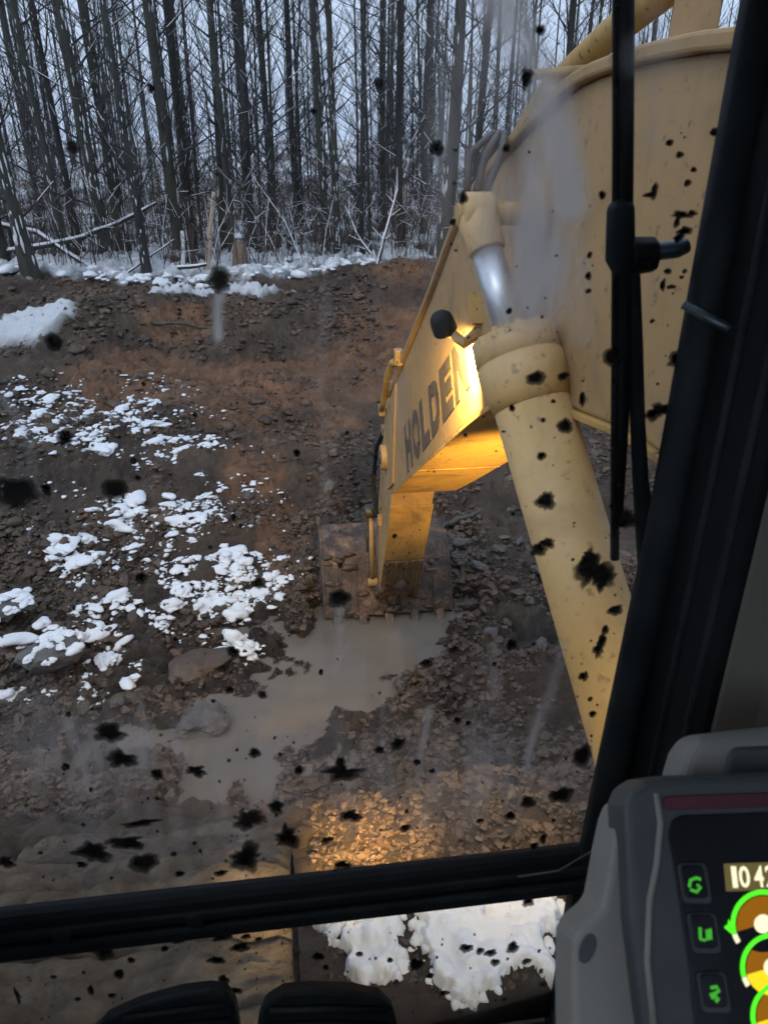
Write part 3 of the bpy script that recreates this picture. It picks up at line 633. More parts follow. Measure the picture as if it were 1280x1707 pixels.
boom = MB().prism(TOP+TIP+BOT+[(-.62, 1.8)], BX0, BX1).build('boom', M['paint'], EX, .012)
mb = MB(); polyline_strip(mb, TOP, .034, BX0-.026, BX1+.026, 1); mb.build('top_plate', M['paint'], boom, .008)
mb = MB(); polyline_strip(mb, [(p[0], p[1]) for p in BOT[1:-1]], .022, BX0-.012, BX1+.012, 1); mb.build('bottom_plate', M['paint_dirty'], boom, .005)
# weld beads and wear strips under the boom, tip plate, grease caps
mb = MB()
for q in (4.36,):
    z = np.interp(q, [p[0] for p in BOT[::-1]], [p[1] for p in BOT[::-1]]); mb.tube([(BX0-.01, q, z-.026), (BX1+.01, q, z-.026)], .004, 6)
mb.build('weld_bead', M['paint_dirty'], boom)
MB().prism([(5.35, 1.40), (5.66, 1.18), (5.9, .93), (6.0, .74), (6.03, .55), (5.97, .40), (5.85, .33), (5.65, .43), (5.45, .56)], BX0-.016, BX0+.001).build('tip_plate', M['paint'], boom, .006)
MB().tube([(BX0-.06, 5.86, .62), (BX0+.02, 5.86, .62)], .105, 20).build('pin_boss', M['paint'], boom, .01)
MB().tube([(BX0-.075, 5.86, .62), (BX0-.058, 5.86, .62)], .055, 16).build('pin_cap', M['steel'], boom, .005)
mb = MB()
for k in range(3): mb.tube([(BX0-.018, 5.5+.13*k, .57-.05*k), (BX0-.03, 5.5+.13*k, .57-.05*k)], .018, 8)
# letters on the boom side, one mesh each
def text_mesh(ch, bold=.02, size=1.0):
    cu = bpy.data.curves.new('t', 'FONT'); cu.body = ch; cu.size = size; cu.offset = bold; cu.resolution_u = 4
    ob = bpy.data.objects.new('t', cu); COL.objects.link(ob); bpy.context.view_layer.update()
    dg = bpy.context.evaluated_depsgraph_get(); me = bpy.data.meshes.new_from_object(ob.evaluated_get(dg)); 
    V = np.array([v.co[:] for v in me.vertices]); F = [tuple(p.vertices) for p in me.polygons]
    bpy.data.objects.remove(ob); bpy.data.curves.remove(cu); bpy.data.meshes.remove(me); return V, F
L0 = on(679, 790, 0, BX0); L1 = on(786, 640, 0, BX0); L2 = on(673, 712, 0, BX0); L3 = on(778, 545, 0, BX0)
word = 'HOLDEN'; adv = [(k/6+.008, (k+1)/6-.014) for k in range(6)]
for k, ch in enumerate(word):
    V, F = text_mesh(ch, .062); mn, mxv = V.min(0), V.max(0); u = (V[:, 0]-mn[0])/(mxv[0]-mn[0]); vv = (V[:, 1]-mn[1])/(mxv[1]-mn[1])
    s = adv[k][0]+(adv[k][1]-adv[k][0])*u
    P = (L0[None]*(1-s[:, None])+L1[None]*s[:, None])*(1-vv[:, None])+(L2[None]*(1-s[:, None])+L3[None]*s[:, None])*vv[:, None]
    P[:, 0] = BX0-.0025; mb2 = MB().add(P, F)
    o = mb2.build('letter', M['letter'], boom)
    sd = o.modifiers.new('thick', 'SOLIDIFY'); sd.thickness = .0015; sd.offset = 0
# hoses over the top of the boom, clamps
for k, (x, off) in enumerate([(.84, .05), (.90, .055), (.96, .06)]):
    P = [(x, p[0], p[1]+.05+off*.5+(.03*math.sin(i*.9+k) if i > 3 else -.06)) for i, p in enumerate(TOP[23:])]
    MB().tube(P, .021, 8).build('hose', M['hose'], boom)
MB().tube([(BX0-.03, 5.05, 1.63), (BX0-.05, 5.25, 1.58), (BX0-.05, 5.5, 1.42), (BX0-.045, 5.75, 1.15), (BX0-.04, 5.95, .98)], .024, 8).build('hose', M['paint_dirty'], boom)
MB().box((BX0-.03, 5.1, 1.66), (.03, .04, .05)).build('hose_clamp', M['paint'], boom, .008)
MB().box((BX0-.03, 5.95, 1.0), (.03, .05, .04)).build('hose_clamp', M['paint'], boom, .008)
# arm cylinder on top of the boom with its bracket and feed pipe
ac = MB().tube([(1.12, 2.02, 3.42), (1.12, 2.3, 3.40), (1.12, 2.84, 3.30), (1.12, 3.4, 3.17), (1.12, 3.9, 2.93)], .048, 18).build('arm_cylinder', M['paint_dirty'], EX)
MB().tube([(1.12, 3.9, 2.93), (1.12, 5.9, 1.5)], .03, 14).build('rod', M['chrome'], ac)
MB().prism([(1.96, 3.15), (2.0, 3.5), (2.12, 3.5), (2.16, 3.14)], 1.0, 1.04).build('bracket_plate', M['paint'], ac, .006)
MB().prism([(1.96, 3.15), (2.0, 3.5), (2.12, 3.5), (2.16, 3.14)], 1.2, 1.24).build('bracket_plate', M['paint'], ac, .006)
MB().tube([(.9, 2.6, 3.10), (.91, 2.75, 3.13), (.92, 3.0, 3.05), (.92, 3.3, 2.93)], .022, 10).build('pipe', M['paint_dirty'], ac)
MB().tube([(.74, 2.5, 3.16), (.9, 2.42, 3.17), (1.15, 2.3, 3.2)], .014, 8).build('pipe', M['paint_dirty'], ac)

# ---- boom cylinder
CE = on(798, 372, 0, .60); CB = on(1040, 1200, 0, .88); CD = CB-CE; CLn = np.linalg.norm(CD); CD = CD/CLn
def ct(s): return CE+CD*s
def prow(s):
    q = ct(s)-EYE; return 853.5-FPX*(q@UP)/(q@FW)
def s_at(row):
    a, b = -.2, CLn*1.6
    for _ in range(50):
        m_ = (a+b)/2
        if prow(m_) < row: a = m_
        else: b = m_
    return a
sg = s_at(560); sc_ = s_at(655); s2 = s_at(668)
cyl = MB().tube([ct(s2-.02), ct(CLn*1.18)], .112, 40).build('boom_cylinder', M['paint_cyl'], EX)
gl_ = MB().tube([ct(sg-.004), ct(sg), ct(sg+.07), ct(sg+.073), ct(sg+.079), ct(sg+.082), ct(sc_-.02), ct(sc_), ct(s2+.015)], [.108, .122, .127, .123, .123, .1275, .1275, .122, .113], 40).build('gland', M['paint_cyl'], cyl)
for k in range(8):
    a = k*math.pi/4+.3; e1 = np.cross(CD, (0, 0, 1)); e1 /= np.linalg.norm(e1); e2 = np.cross(CD, e1); q = ct(sg-.004)+(e1*math.cos(a)+e2*math.sin(a))*.088
    MB().tube([q+CD*.004, q-CD*.014], .014, 6, smooth=False).build('bolt', M['paint_cyl'], cyl, .002)
s0 = s_at(420)
MB().tube([ct(s0-.03), ct(sg+.02)], .046, 28).build('rod', M['chrome'], cyl)
MB().tube([ct(-.02), ct(s0-.06), ct(s0)], [.062, .060, .056], 24).build('rod_eye', M['paint_cyl'], cyl, .004)
e = ct(-.03); MB().tube([(e[0]-.045, e[1], e[2]), (e[0]+.05, e[1], e[2])], .062, 24).build('rod_bearing', M['paint_cyl'], cyl, .012)
MB().tube([(e[0]-.06, e[1], e[2]), (BX0+.02, e[1], e[2])], .034, 18).build('pin', M['paint_dirty'], cyl, .006)
MB().tube([(BX0-.05, e[1], e[2]), (BX0+.01, e[1], e[2])], .10, 26).build('pin_boss', M['paint'], cyl, .012)
for k in range(3):
    MB().tube([(e[0]-.02+.03*k, e[1]+.05, e[2]+.06), (e[0]+.0+.05*k, e[1]+.12, e[2]+.16), (BX0-.05+.02*k, e[1]+.45, e[2]+.22), (BX0-.04+.02*k, e[1]+.62, e[2]+.14)], .012, 7).build('hose', M['hose'], cyl)

# ---- stick
SX0, SX1 = .90, 1.30
st = MB().prism([(6.12, .98), (6.3, 1.12), (6.52, 1.08), (6.72, .8), (6.84, .55), (7.15, -.15), (7.44, -.85), (7.72, -1.5), (7.82, -1.75), (7.72, -1.9), (7.5, -1.92), (7.36, -1.82), (6.84, -.92), (6.36, -.02), (6.1, .42), (6.0, .7)], SX0, SX1).build('stick', M['paint'], EX, .012)
MB().prism([(6.40, -.09), (6.835, -.905), (6.815, -.905), (6.38, -.09)], SX0+.0, SX1+.01).build('rear_plate', M['paint_dirty'], st, .004)
mb = MB()
for x, wd_ in ((SX0+.03, .012), (SX0+.13, .007), (SX0+.24, .009), (SX1-.02, .014)):
    mb.prism([(6.83, -.95), (7.33, -1.80), (7.315, -1.81), (6.815, -.96)], x-wd_, x+wd_)
mb.build('wear_bar', M['paint_worn'], st, .004)
MB().prism([(6.845, -.93), (7.37, -1.82), (7.345, -1.83), (6.82, -.94)], SX0-.004, SX1+.012).build('rear_plate', M['paint_worn'], st, .003)
MB().tube([(SX0-.05, 6.25, .96), (SX0+.02, 6.25, .96)], .11, 20).build('pin_boss', M['paint'], st, .01)
MB().tube([(SX0-.04, 6.62, .55), (SX0-.08, 6.78, .35), (SX0-.09, 6.95, -.05), (SX0-.06, 7.0, -.42), (SX0-.02, 6.98, -.52)], .022, 8).build('hose', M['rubber'], st)
MB().box((SX0-.02, 6.62, .58), (.03, .05, .04)).build('hose_clamp', M['paint'], st, .006)
MB().box((SX0-.02, 6.95, -.5), (.03, .05, .05)).build('hose_clamp', M['paint'], st, .006)
# ---- bucket: shell seen from its back, hung below the stick
KX0, KX1 = .31, 1.70
SH = smooth_line([(8.22, -1.22), (8.05, -1.08), (7.78, -1.06), (7.52, -1.18), (7.33, -1.44), (7.23, -1.68), (7.20, -1.82)], 3)
IN = [(p[0]+.05, p[1]-.03) for p in SH][::-1]
bk = MB().prism(SH+[(7.25, -1.85)]+IN, KX0, KX1).build('bucket', M['bucket'], EX, .012)
MB().prism([(7.30, -1.80), (7.36, -1.88), (7.56, -2.13), (7.60, -2.1), (7.40, -1.80)], KX0-.01, KX1+.01).build('heel_plate', M['steel'], bk, .008)
for x0 in (KX0-.03, KX1):
    MB().prism(SH+[(7.28, -1.88), (7.5, -2.1), (7.9, -2.25), (8.35, -1.75), (8.3, -1.1)], x0, x0+.03).build('side_plate', M['bucket'], bk, .008)
for x0 in (SX0-.08, SX1+.05):
    MB().prism([(7.3, -1.45), (7.5, -1.25), (7.7, -1.3), (7.85, -1.7), (7.75, -1.95), (7.4, -1.98), (7.28, -1.8)], x0-.02, x0+.03).build('hinge_ear', M['bucket'], bk, .012)
for x0 in (KX0+.12, KX0+.32, KX1-.16):
    MB().prism([(p[0]-.02, p[1]-.012) for p in SH]+[(p[0]+.01, p[1]) for p in SH[::-1]], x0-.03, x0+.03).build('wear_strip', M['bucket'], bk, .006)
for k in range(5):
    x = KX0+.12+(KX1-KX0-.24)*k/4
    MB().prism([(7.22, -1.78), (7.17, -1.80), (7.02, -1.90), (7.04, -1.96), (7.30, -1.92)], x-.05, x+.05).build('tooth', M['bucket'], bk, .02)
r_ = np.random.default_rng(12); nk = 46; ti = r_.uniform(.45, 1, nk)*(len(SH)-1.01); i0 = ti.astype(int); sh = np.array(SH); pyz = sh[i0]+(sh[i0+1]-sh[i0])*(ti-i0)[:, None]; ks = r_.lognormal(-3.6, .5, nk)
V, F = lumps(np.column_stack([r_.uniform(KX0+.04, KX1-.04, nk), pyz[:, 0], pyz[:, 1]]), np.column_stack([ks*1.4, ks*.9, ks*.6]), 2, .6, 1.0, False, 13)
tag(mesh_np('caked_mud', V, F, M['clod'], bk), kind='stuff')
nk = 70; tt = r_.random(nk); ks = r_.lognormal(-3.7, .45, nk)
V, F = lumps(np.column_stack([r_.uniform(SX0, SX1, nk), 7.0+.34*tt, -1.20-.60*tt]), np.column_stack([ks, ks*.8, ks*1.3]), 2, .6, 1.0, False, 14); tag(mesh_np('caked_mud', V, F, M['clod'], st), kind='stuff')
lk = MB().tube([(SX0-.07, 7.36, -.62), (SX0-.07, 7.30, -1.45)], .026, 10).build('bucket_link', M['paint'], EX)
MB().tube([(SX0-.12, 7.30, -1.45), (SX0-.01, 7.30, -1.45)], .05, 14).build('pin', M['paint'], lk, .006)
MB().tube([(SX0-.14, 7.36, -.60), (SX0-.0, 7.36, -.60)], .075, 16).build('pin', M['steel'], lk, .008)
MB().prism([(7.40, -.55), (7.47, -.6), (7.62, -1.35), (7.55, -1.4)], SX0-.11, SX0-.085).build('link_plate', M['bucket'], lk, .006)

# ---- lamps of the machine
def spot(parent, loc, target, watts, cone, blend, col=(1, .70, .28), rad=.05):
    l = bpy.data.lights.new('lamp_light', 'SPOT'); l.energy = watts; l.spot_size = R(cone); l.spot_blend = blend; l.color = col; l.shadow_soft_size = rad
    o = link(bpy.data.objects.new('lamp_light', l), parent); o.location = loc
    o.rotation_euler = (Vector(target)-Vector(loc)).to_track_quat('-Z', 'Y').to_euler(); return o
LP = on(738, 540, 0, .655)
wl = MB(); ax = np.array([.40, .18, -.9]); ax /= np.linalg.norm(ax)
wl.tube([LP-ax*.055, LP-ax*.05, LP-ax*.035, LP-ax*.01, LP+ax*.03, LP+ax*.04], [.010, .030, .044, .050, .052, .050], 22)
wl = wl.build('work_lamp', M['rubber'], EX)
MB().tube([LP+ax*.036, LP+ax*.043], .044, 20).build('lens', M['lampglow'], wl)
BP = on(800, 552, 0, BX0)
mb = MB(); A_ = LP+np.array([.02, -.09, .0])
for dz in (0,): mb.tube([LP+np.array([.03, 0, -.035]), (LP+BP)/2+np.array([0, -.06, -.05]), BP], [.022, .026, .03], 6, smooth=False)
mb.build('bracket', M['paint'], wl, .004)
MB().prism([(LP[1]-.05, LP[2]+.0), (LP[1]-.02, LP[2]+.13), (LP[1]-.09, LP[2]+.02)], BX0-.05, BX0+.001).build('bracket_plate', M['paint_dirty'], wl)
spot(wl, tuple(LP+ax*.06+np.array([.03, -.02, 0])), (BX0+.03, LP[1]+.22, LP[2]-.5), 380, 120, .6, (1, .66, .20), .03)
def deck_lamp(loc, target, watts, cone, blend=.5, col=(1, .66, .25)):
    loc = np.array(loc, float); d = np.array(target, float)-loc; d /= np.linalg.norm(d)
    b_ = MB().tube([loc-d*.09, loc-d*.07, loc-d*.02, loc+d*.0], [.03, .06, .075, .08], 18).build('deck_lamp', M['rubber'], EX)
    MB().tube([loc-d*.006, loc+d*.002], .068, 18).build('lens', M['lampglow'], b_); MB().box(tuple(loc-d*.05-np.array([0, 0, .09])), (.02, .02, .06)).build('bracket', M['black'], b_)
    spot(b_, tuple(loc+d*.02), target, watts, cone, blend, col); return b_
deck_lamp((1.06, 1.15, 1.45), (1.05, 4.6, 1.02), 2000, 34, .8, (1, .58, .15))
deck_lamp((.30, .74, 1.42), (.13, 2.56, .0), 1300, 12.5, 1.0)
deck_lamp((.44, .74, 1.42), (.40, 2.58, .0), 900, 12.5, 1.0)
deck_lamp((.12, .74, 1.42), (-.35, 2.08, .80), 70, 20, 1.0, (1, .66, .34))
deck_lamp((.62, .72, 1.42), (.48, 2.0, 0.0), 20, 70, .9, (1, .80, .55))
MB().box((1.2, .2, 1.25), (.42, .85, .12)).build('deck', M['paint_dirty'], EX, .02)

# ---- left track: shoes laid round the idler, thick with mud
trk = MB().prism([(-1.2, .12), (-1.2, .98), (1.5, .98), (1.75, .92), (1.9, .72), (1.92, .5), (1.8, .22), (1.5, .1)], -.86, -.14).build('track', M['trackmud'], EX, .03)
def shoe_mesh(seed):
    nu, nv = 34, 12; u = np.linspace(-.43, .43, nu); v = np.linspace(-.100, .100, nv); U_, V_ = np.meshgrid(u, v)
    gz = .03*np.exp(-((V_+.06)/.014)**2)+.022*np.exp(-((V_-.005)/.014)**2)+.022*np.exp(-((V_-.065)/.014)**2)
    hgt = .055+gz*.55+.075*fbm(U_*5+seed*9, V_*5, 4, seed)+.03*fbm(U_*22+seed, V_*22, 3, seed+5)
    edge = np.minimum((.43-np.abs(U_))/.03, (.100-np.abs(V_))/.012); hgt = hgt-.03*np.clip(1-edge, 0, 1)
    top = np.stack([U_, V_, hgt], -1).reshape(-1, 3); botm = top.copy(); botm[:, 2] = -.03; N = len(top); i3 = np.arange(N).reshape(nv, nu)
    F = [tuple(q) for q in np.stack([i3[:-1, :-1], i3[:-1, 1:], i3[1:, 1:], i3[1:, :-1]], -1).reshape(-1, 4)]
    ring = list(i3[0, :])+list(i3[1:, -1])+list(i3[-1, :-1][::-1])+list(i3[1:-1, 0][::-1])
    F += [(int(ring[k]), int(N+ring[k]), int(N+ring[(k+1) % len(ring)]), int(ring[(k+1) % len(ring)])) for k in range(len(ring))]
    me = bpy.data.meshes.new('track_shoe'); me.from_pydata(np.concatenate([top, botm]).tolist(), [], [tuple(int(i) for i in f) for f in F]); me.polygons.foreach_set('use_smooth', [True]*len(me.polygons)); me.materials.append(M['trackmud']); return me
SHM = [shoe_mesh(k+1) for k in range(5)]
path = []; y = 1.5
k = 0
while y > -1.1: path.append((y, 1.02, 0.0)); y -= .198
a = .24
while a < math.pi: path.append((1.5+.50*math.sin(a), .52+.50*math.cos(a), -a)); a += .36
y = 1.3
while y > -1.1: path.append((y, .02, -math.pi)); y -= .198
for k, (y, z, a) in enumerate(path):
    o = link(bpy.data.objects.new('track_shoe', SHM[k % 5]), trk); o.location = (-.50, y, z); o.rotation_euler = (a, 0, 0)

# ================================================================== CAB
GY = .75
wind = MB().box(((-.62+.44)/2, GY, (2.06+3.42)/2), (.53, .003, .68)).build('windshield', M['glass'], EX)
lowp = MB().box(((-.62+.40)/2, GY, (1.64+2.01)/2), (.51, .003, .185)).build('lower_window', M['glass'], EX)
def gl_pt(px, py): return on(px, py, 1, GY-.005)
# dried mud film
gx = np.linspace(-.52, .44, 270); gz = np.linspace(2.07, 3.16, 310); GX, GZ = np.meshgrid(gx, gz)
PXM = 1/880.0
def gseg(a, b, wpx, op):
    A = gl_pt(*a)[[0, 2]]; B = gl_pt(*b)[[0, 2]]; d = B-A; L = d@d; t_ = np.clip(((GX-A[0])*d[0]+(GZ-A[1])*d[1])/L, 0, 1)
    D = np.hypot(GX-A[0]-t_*d[0], GZ-A[1]-t_*d[1])+.004*fbm(GX*60, GZ*25, 3, 5)
    return op*np.clip(1.25-D/(wpx*PXM*.5), 0, 1)
def gline(pts, wpx, op):
    m_ = 0
    for a, b in zip(pts[:-1], pts[1:]): m_ = np.maximum(m_, gseg(a, b, wpx, op))
    return m_
def gell(cx, cy, rx, ry, op):
    c = gl_pt(cx, cy); a = gl_pt(cx+rx, cy); b = gl_pt(cx, cy-ry)
    d = ((GX-c[0])/(a[0]-c[0]))**2+((GZ-c[2])/(b[2]-c[2]))**2; return op*np.exp(-d*1.1)
st_ = fbm(GX*70, GZ*9, 4, 9); cl_ = fbm(GX*14, GZ*10, 4, 12)
film = .05*np.clip(cl_+.02, 0, 1)
for q in [(880,300,60,190,.30),(885,420,60,120,.55),(915,500,45,90,.32),(780,330,50,150,.18),(800,120,60,160,.22),(735,220,26,260,.20),(690,60,60,80,.10),(900,250,45,160,.18),(250,1260,220,90,.14),(600,1300,320,110,.16),(800,1330,200,80,.14),(560,1080,40,60,.12),(1150,150,90,120,.09),(330,1400,300,60,.10),(80,1250,100,110,.13)]:
    film = film+1.35*gell(*q)*(.75+.9*st_+.5*cl_)
for q_ in [(28,820,48,42),(192,815,34,30),(565,997,30,28),(990,952,52,52),(183,1222,50,28),(203,1265,40,30),(571,1288,55,30),(415,1366,40,32),(155,1420,52,30),(240,1438,40,28),(410,1430,46,38),(480,1397,38,26),(893,630,28,26),(941,710,26,26),(909,835,28,32),(1135,370,40,36),(1132,598,34,30),(1098,685,38,30),(365,466,38,40),(970,1260,32,30),(935,1325,34,26),(728,247,24,28)]:
    film = film+gell(*q_, .09)*(.7+1.3*cl_)
for pts, wd, op in [([(832,-10),(876,60),(912,150),(935,250),(950,340)], 44, .62), ([(838,-10),(883,62),(918,150),(940,250),(953,340)], 14, .72), ([(945,300),(960,420),(975,560)], 30, .22), ([(880,160),(900,250),(925,330)], 10, .25), ([(366,488),(362,520),(363,566)], 9, .5),
    ([(0,668),(30,715),(52,790)], 11, .22), ([(566,1012),(570,1060),(560,1130)], 13, .4), ([(590,1060),(575,1100),(556,1135)], 5, .4), ([(108,1215),(128,1270),(140,1335)], 26, .38), ([(942,1085),(925,1160),(895,1235),(872,1310)], 15, .32),
    ([(720,1190),(706,1260),(696,1330)], 12, .28), ([(740,1210),(752,1290),(766,1345)], 13, .24), ([(680,1230),(690,1350)], 12, .22), ([(628,1240),(645,1340)], 12, .18), ([(780,1230),(800,1340)], 10, .16), ([(545,480),(536,640),(545,900)], 8, .14),
    ([(1098,20),(1100,120),(1098,250)], 22, .16), ([(1135,30),(1132,200)], 14, .10), ([(1075,90),(1120,95)], 36, .22), ([(980,440),(982,500)], 16, .22), ([(668,640),(672,720)], 18, .15), ([(230,1180),(242,1225)], 8, .3), ([(440,1160),(452,1205)], 12, .22), ([(823,1090),(832,1170)], 18, .2),
    ([(665,1060),(670,1160)], 8, .2), ([(745,60),(738,300),(745,460)], 40, .10), ([(655,1075),(640,1200),(640,1300)], 9, .2), ([(560,1130),(556,1230)], 14, .16)]:
    film = np.maximum(film, 1.3*gline(pts, wd, op)*(.8+.8*st_))
i4 = np.arange(GX.size).reshape(GX.shape)
film = np.clip(film*1.2-.012, 0, .85); FQ = np.stack([i4[:-1, :-1], i4[:-1, 1:], i4[1:, 1:], i4[1:, :-1]], -1).reshape(-1, 4); FQ = FQ[film.ravel()[FQ].max(1) > 0]
mesh_np('dirt_film', np.stack([GX, np.full(GX.shape, GY+.0075), GZ], -1).reshape(-1, 3), FQ, M['film'], wind, True, {'dirt': np.clip(film, 0, .85).ravel()})
gx = np.linspace(-.52, .39, 120); gz = np.linspace(1.66, 2.0, 50); GX, GZ = np.meshgrid(gx, gz); i4 = np.arange(GX.size).reshape(GX.shape)
mesh_np('dirt_film', np.stack([GX, np.full(GX.shape, GY+.0075), GZ], -1).reshape(-1, 3), np.stack([i4[:-1, :-1], i4[:-1, 1:], i4[1:, 1:], i4[1:, :-1]], -1).reshape(-1, 4), M['film'], lowp, True, {'dirt': np.clip(.02+.08*np.clip(fbm(GX*14, GZ*12, 4, 3)+.1, 0, 1), 0, 1).ravel()})
# mud splats: ragged, raised, each its own piece on the outside of the glass
def splat(mb, px, py, rx, ry, rag, r):
    c = on(px, py, 1, GY+.004); a = on(px+rx, py, 1, GY+.004); b = on(px, py-ry, 1, GY+.004); n = 30 if rx > 6 else 12
    rag *= .62; ph = [r.uniform(0, 6.28) for _ in range(5)]; th = .0016+.0005*r.random()
    outer = []; inner = []
    for k in range(n):
        t_ = 2*math.pi*k/n; f = 1+rag*(.30*math.sin(2*t_+ph[0])+.24*math.sin(3*t_+ph[1])+.20*math.sin(5*t_+ph[2])+.14*math.sin(9*t_+ph[3]))+r.uniform(-.16, .16)*rag
        f = max(f, .3); ox = (a[0]-c[0])*f*math.cos(t_); oz = (b[2]-c[2])*f*math.sin(t_)
        outer.append((c[0]+ox, GY+.0035, c[2]+oz)); inner.append((c[0]+ox*.6, GY+.0035+th, c[2]+oz*.6))
    skirt = [(c[0]+(q[0]-c[0])*1.22, GY+.0033, c[2]+(q[2]-c[2])*1.22) for q in outer]
    vs = outer+inner+[(c[0], GY+.0037+th, c[2])]+skirt; fs = [(k, (k+1) % n, n+(k+1) % n, n+k) for k in range(n)]+[(n+k, n+(k+1) % n, 2*n) for k in range(n)]+[(2*n+1+k, 2*n+1+(k+1) % n, (k+1) % n, k) for k in range(n)]
    mb.add(vs, fs, True); mb.dirt = getattr(mb, 'dirt', [])+[.78]*n+[1.0]*(n+1)+[0.0]*n
def mud(mb, name, mat, parent):
    o = mb.build(name, mat, parent); a_ = o.data.attributes.new('dirt', 'FLOAT', 'POINT'); a_.data.foreach_set('value', np.array(mb.dirt, np.float32)); return o
SPL = [(122,245,10,10,.4),(252,148,6,7,.5),(631,140,7,10,.4),(90,570,14,14,.3),(108,730,13,13,.3),(28,820,31,26,.5),(192,815,20,17,.3),(78,815,8,10,.4),(223,768,6,5,.5),(235,963,10,9,.4),(495,755,6,6,.4),(390,862,4,6,.4),(565,997,16,15,.5),(388,1085,10,9,.7),
 (383,1150,7,6,.3),(438,1158,7,6,.6),(535,1120,4,5,.3),(356,1168,4,3,.3),(293,1065,4,3,.3),(115,1190,5,4,.3),(183,1222,27,14,.9),(203,1265,21,15,.9),(110,1278,7,6,.6),(262,1290,10,8,.4),(328,1285,16,8,1.2),(425,1255,10,7,.5),(498,1283,7,7,.6),(571,1288,29,12,1.1),(567,1272,7,12,.6),
 (460,1345,13,9,.8),(415,1366,21,16,.9),(235,1372,30,5,1.0),(205,1403,31,7,1.1),(222,1408,16,8,.8),(155,1420,27,15,1.0),(240,1438,23,15,.5),(410,1430,25,20,1.0),(480,1397,20,13,1.0),(476,1382,4,10,.5),(585,1360,17,10,.9),(545,1400,10,5,.7),(290,1423,5,4,.4),(10,1437,14,9,.8),(68,1421,4,3,.3),(137,1441,8,5,.7),
 (368,1455,10,5,.7),(300,1456,7,5,.6),(632,1250,9,5,.7),(662,1240,11,9,.6),(695,1270,6,5,.5),(720,1285,5,4,.4),(880,1337,12,9,.5),(935,1325,17,13,.6),(970,1260,16,15,.6),(850,1360,9,7,.6),(800,1368,6,4,.4),(675,1380,9,5,.7),(570,1442,14,6,.7),(905,1398,5,9,.5),(890,1410,7,5,.5),(852,1075,8,9,.4),(780,1205,5,4,.4),
 (893,630,14,12,.5),(938,627,8,7,.6),(853,680,5,6,.5),(941,710,12,12,.5),(902,760,7,7,.3),(909,835,13,16,.8),(990,952,26,26,1.1),(1005,962,17,14,.7),(983,928,10,9,.9),(978,935,12,18,.9),(1000,975,6,12,.8),(1025,1017,11,9,.5),(1008,1050,5,9,.6),(998,1080,9,13,1.0),(1003,1065,6,9,.8),(972,1127,7,8,.7),(983,1165,4,4,.3),(987,1190,6,5,.5),(897,916,14,9,.9),(970,665,5,13,.6),
 (728,247,11,13,.3),(843,247,6,7,.3),(877,130,10,15,.8),(900,50,8,9,.4),(772,330,6,12,.8),(755,370,5,6,.4),(1190,220,7,7,.3),(1115,238,6,6,.4),(1132,258,6,6,.4),(1090,318,6,13,.7),(1080,325,9,4,.6),(1145,305,6,6,.4),(1135,358,15,6,1.0),(1128,368,5,12,.7),(1140,385,11,8,.8),(1130,397,8,7,.7),(1153,355,7,5,.6),(1003,325,6,7,.4),
 (982,425,4,6,.4),(980,460,5,7,.4),(980,485,5,4,.4),(1132,598,17,15,.6),(1098,685,20,13,1.1),(1020,595,15,15,.3),(1140,452,4,4,.3),(1135,462,4,3,.3),(1118,478,7,4,.5),(1104,475,5,9,.6),(1112,452,6,5,.5),(1085,440,6,5,.5),(1045,865,14,16,.8),(1085,690,8,6,.6)]
rr_ = random.Random(3)
for q in SPL: mb = MB(); splat(mb, *q, rr_); mud(mb, 'mud_splat', M['splat'], wind)
for q in [(365,466,20,19,.6),(430,972,9,8,.4),(710,1105,9,7,.5),(757,1083,7,6,.5),(912,905,12,8,.7),(905,700,4,4,.3),(240,640,4,4,.3)]:
    mb = MB(); splat(mb, *q, rr_); mud(mb, 'mud_splat', M['splat_brown'], wind)
mb = MB()
for k in range(520):
    px, py = rr_.uniform(0, 1240), rr_.random()**.55*1480
    if py < 400 and px < 700 and rr_.random() < .8: continue
    s = rr_.lognormvariate(.45, .45); splat(mb, px, py, s*rr_.uniform(.7, 1.3), s, .5, rr_)
sp = mud(mb, 'mud_specks', M['splat'], wind); tag(sp, kind='stuff')
for q in [(401,1579,14,8,.7),(361,1600,13,6,.8),(373,1633,8,8,.6),(391,1652,11,6,.8),(275,1581,6,5,.4),(219,1600,6,5,.4),(199,1623,9,7,.6),(152,1650,5,8,.5),(187,1659,6,4,.5),(298,1570,10,2,.5),(410,1561,8,4,.5),(431,1565,6,4,.4),(530,1594,10,6,.5),(599,1590,6,4,.4),(543,1612,5,4,.4),
 (777,1580,10,7,.7),(800,1585,7,5,.5),(817,1588,9,6,.6),(854,1579,10,8,.7),(877,1602,7,5,.5),(692,1607,11,10,.6),(717,1626,6,4,.4),(825,1604,7,6,.6),(30,1660,4,12,.7),(740,1655,8,4,.5),(905,1640,6,4,.4),(880,1490,5,8,.6),(650,1600,5,4,.4),(90,1628,5,3,.4),(130,1665,6,3,.5),(840,1665,5,3,.4)]:
    mb = MB(); splat(mb, *q, rr_); mud(mb, 'mud_splat', M['splat'], lowp)
mb = MB()
for k in range(110): s = rr_.lognormvariate(.4, .4); splat(mb, rr_.uniform(0, 925), rr_.uniform(1545, 1720), s, s, .5, rr_)
tag(mud(mb, 'mud_specks', M['splat'], lowp), kind='stuff')
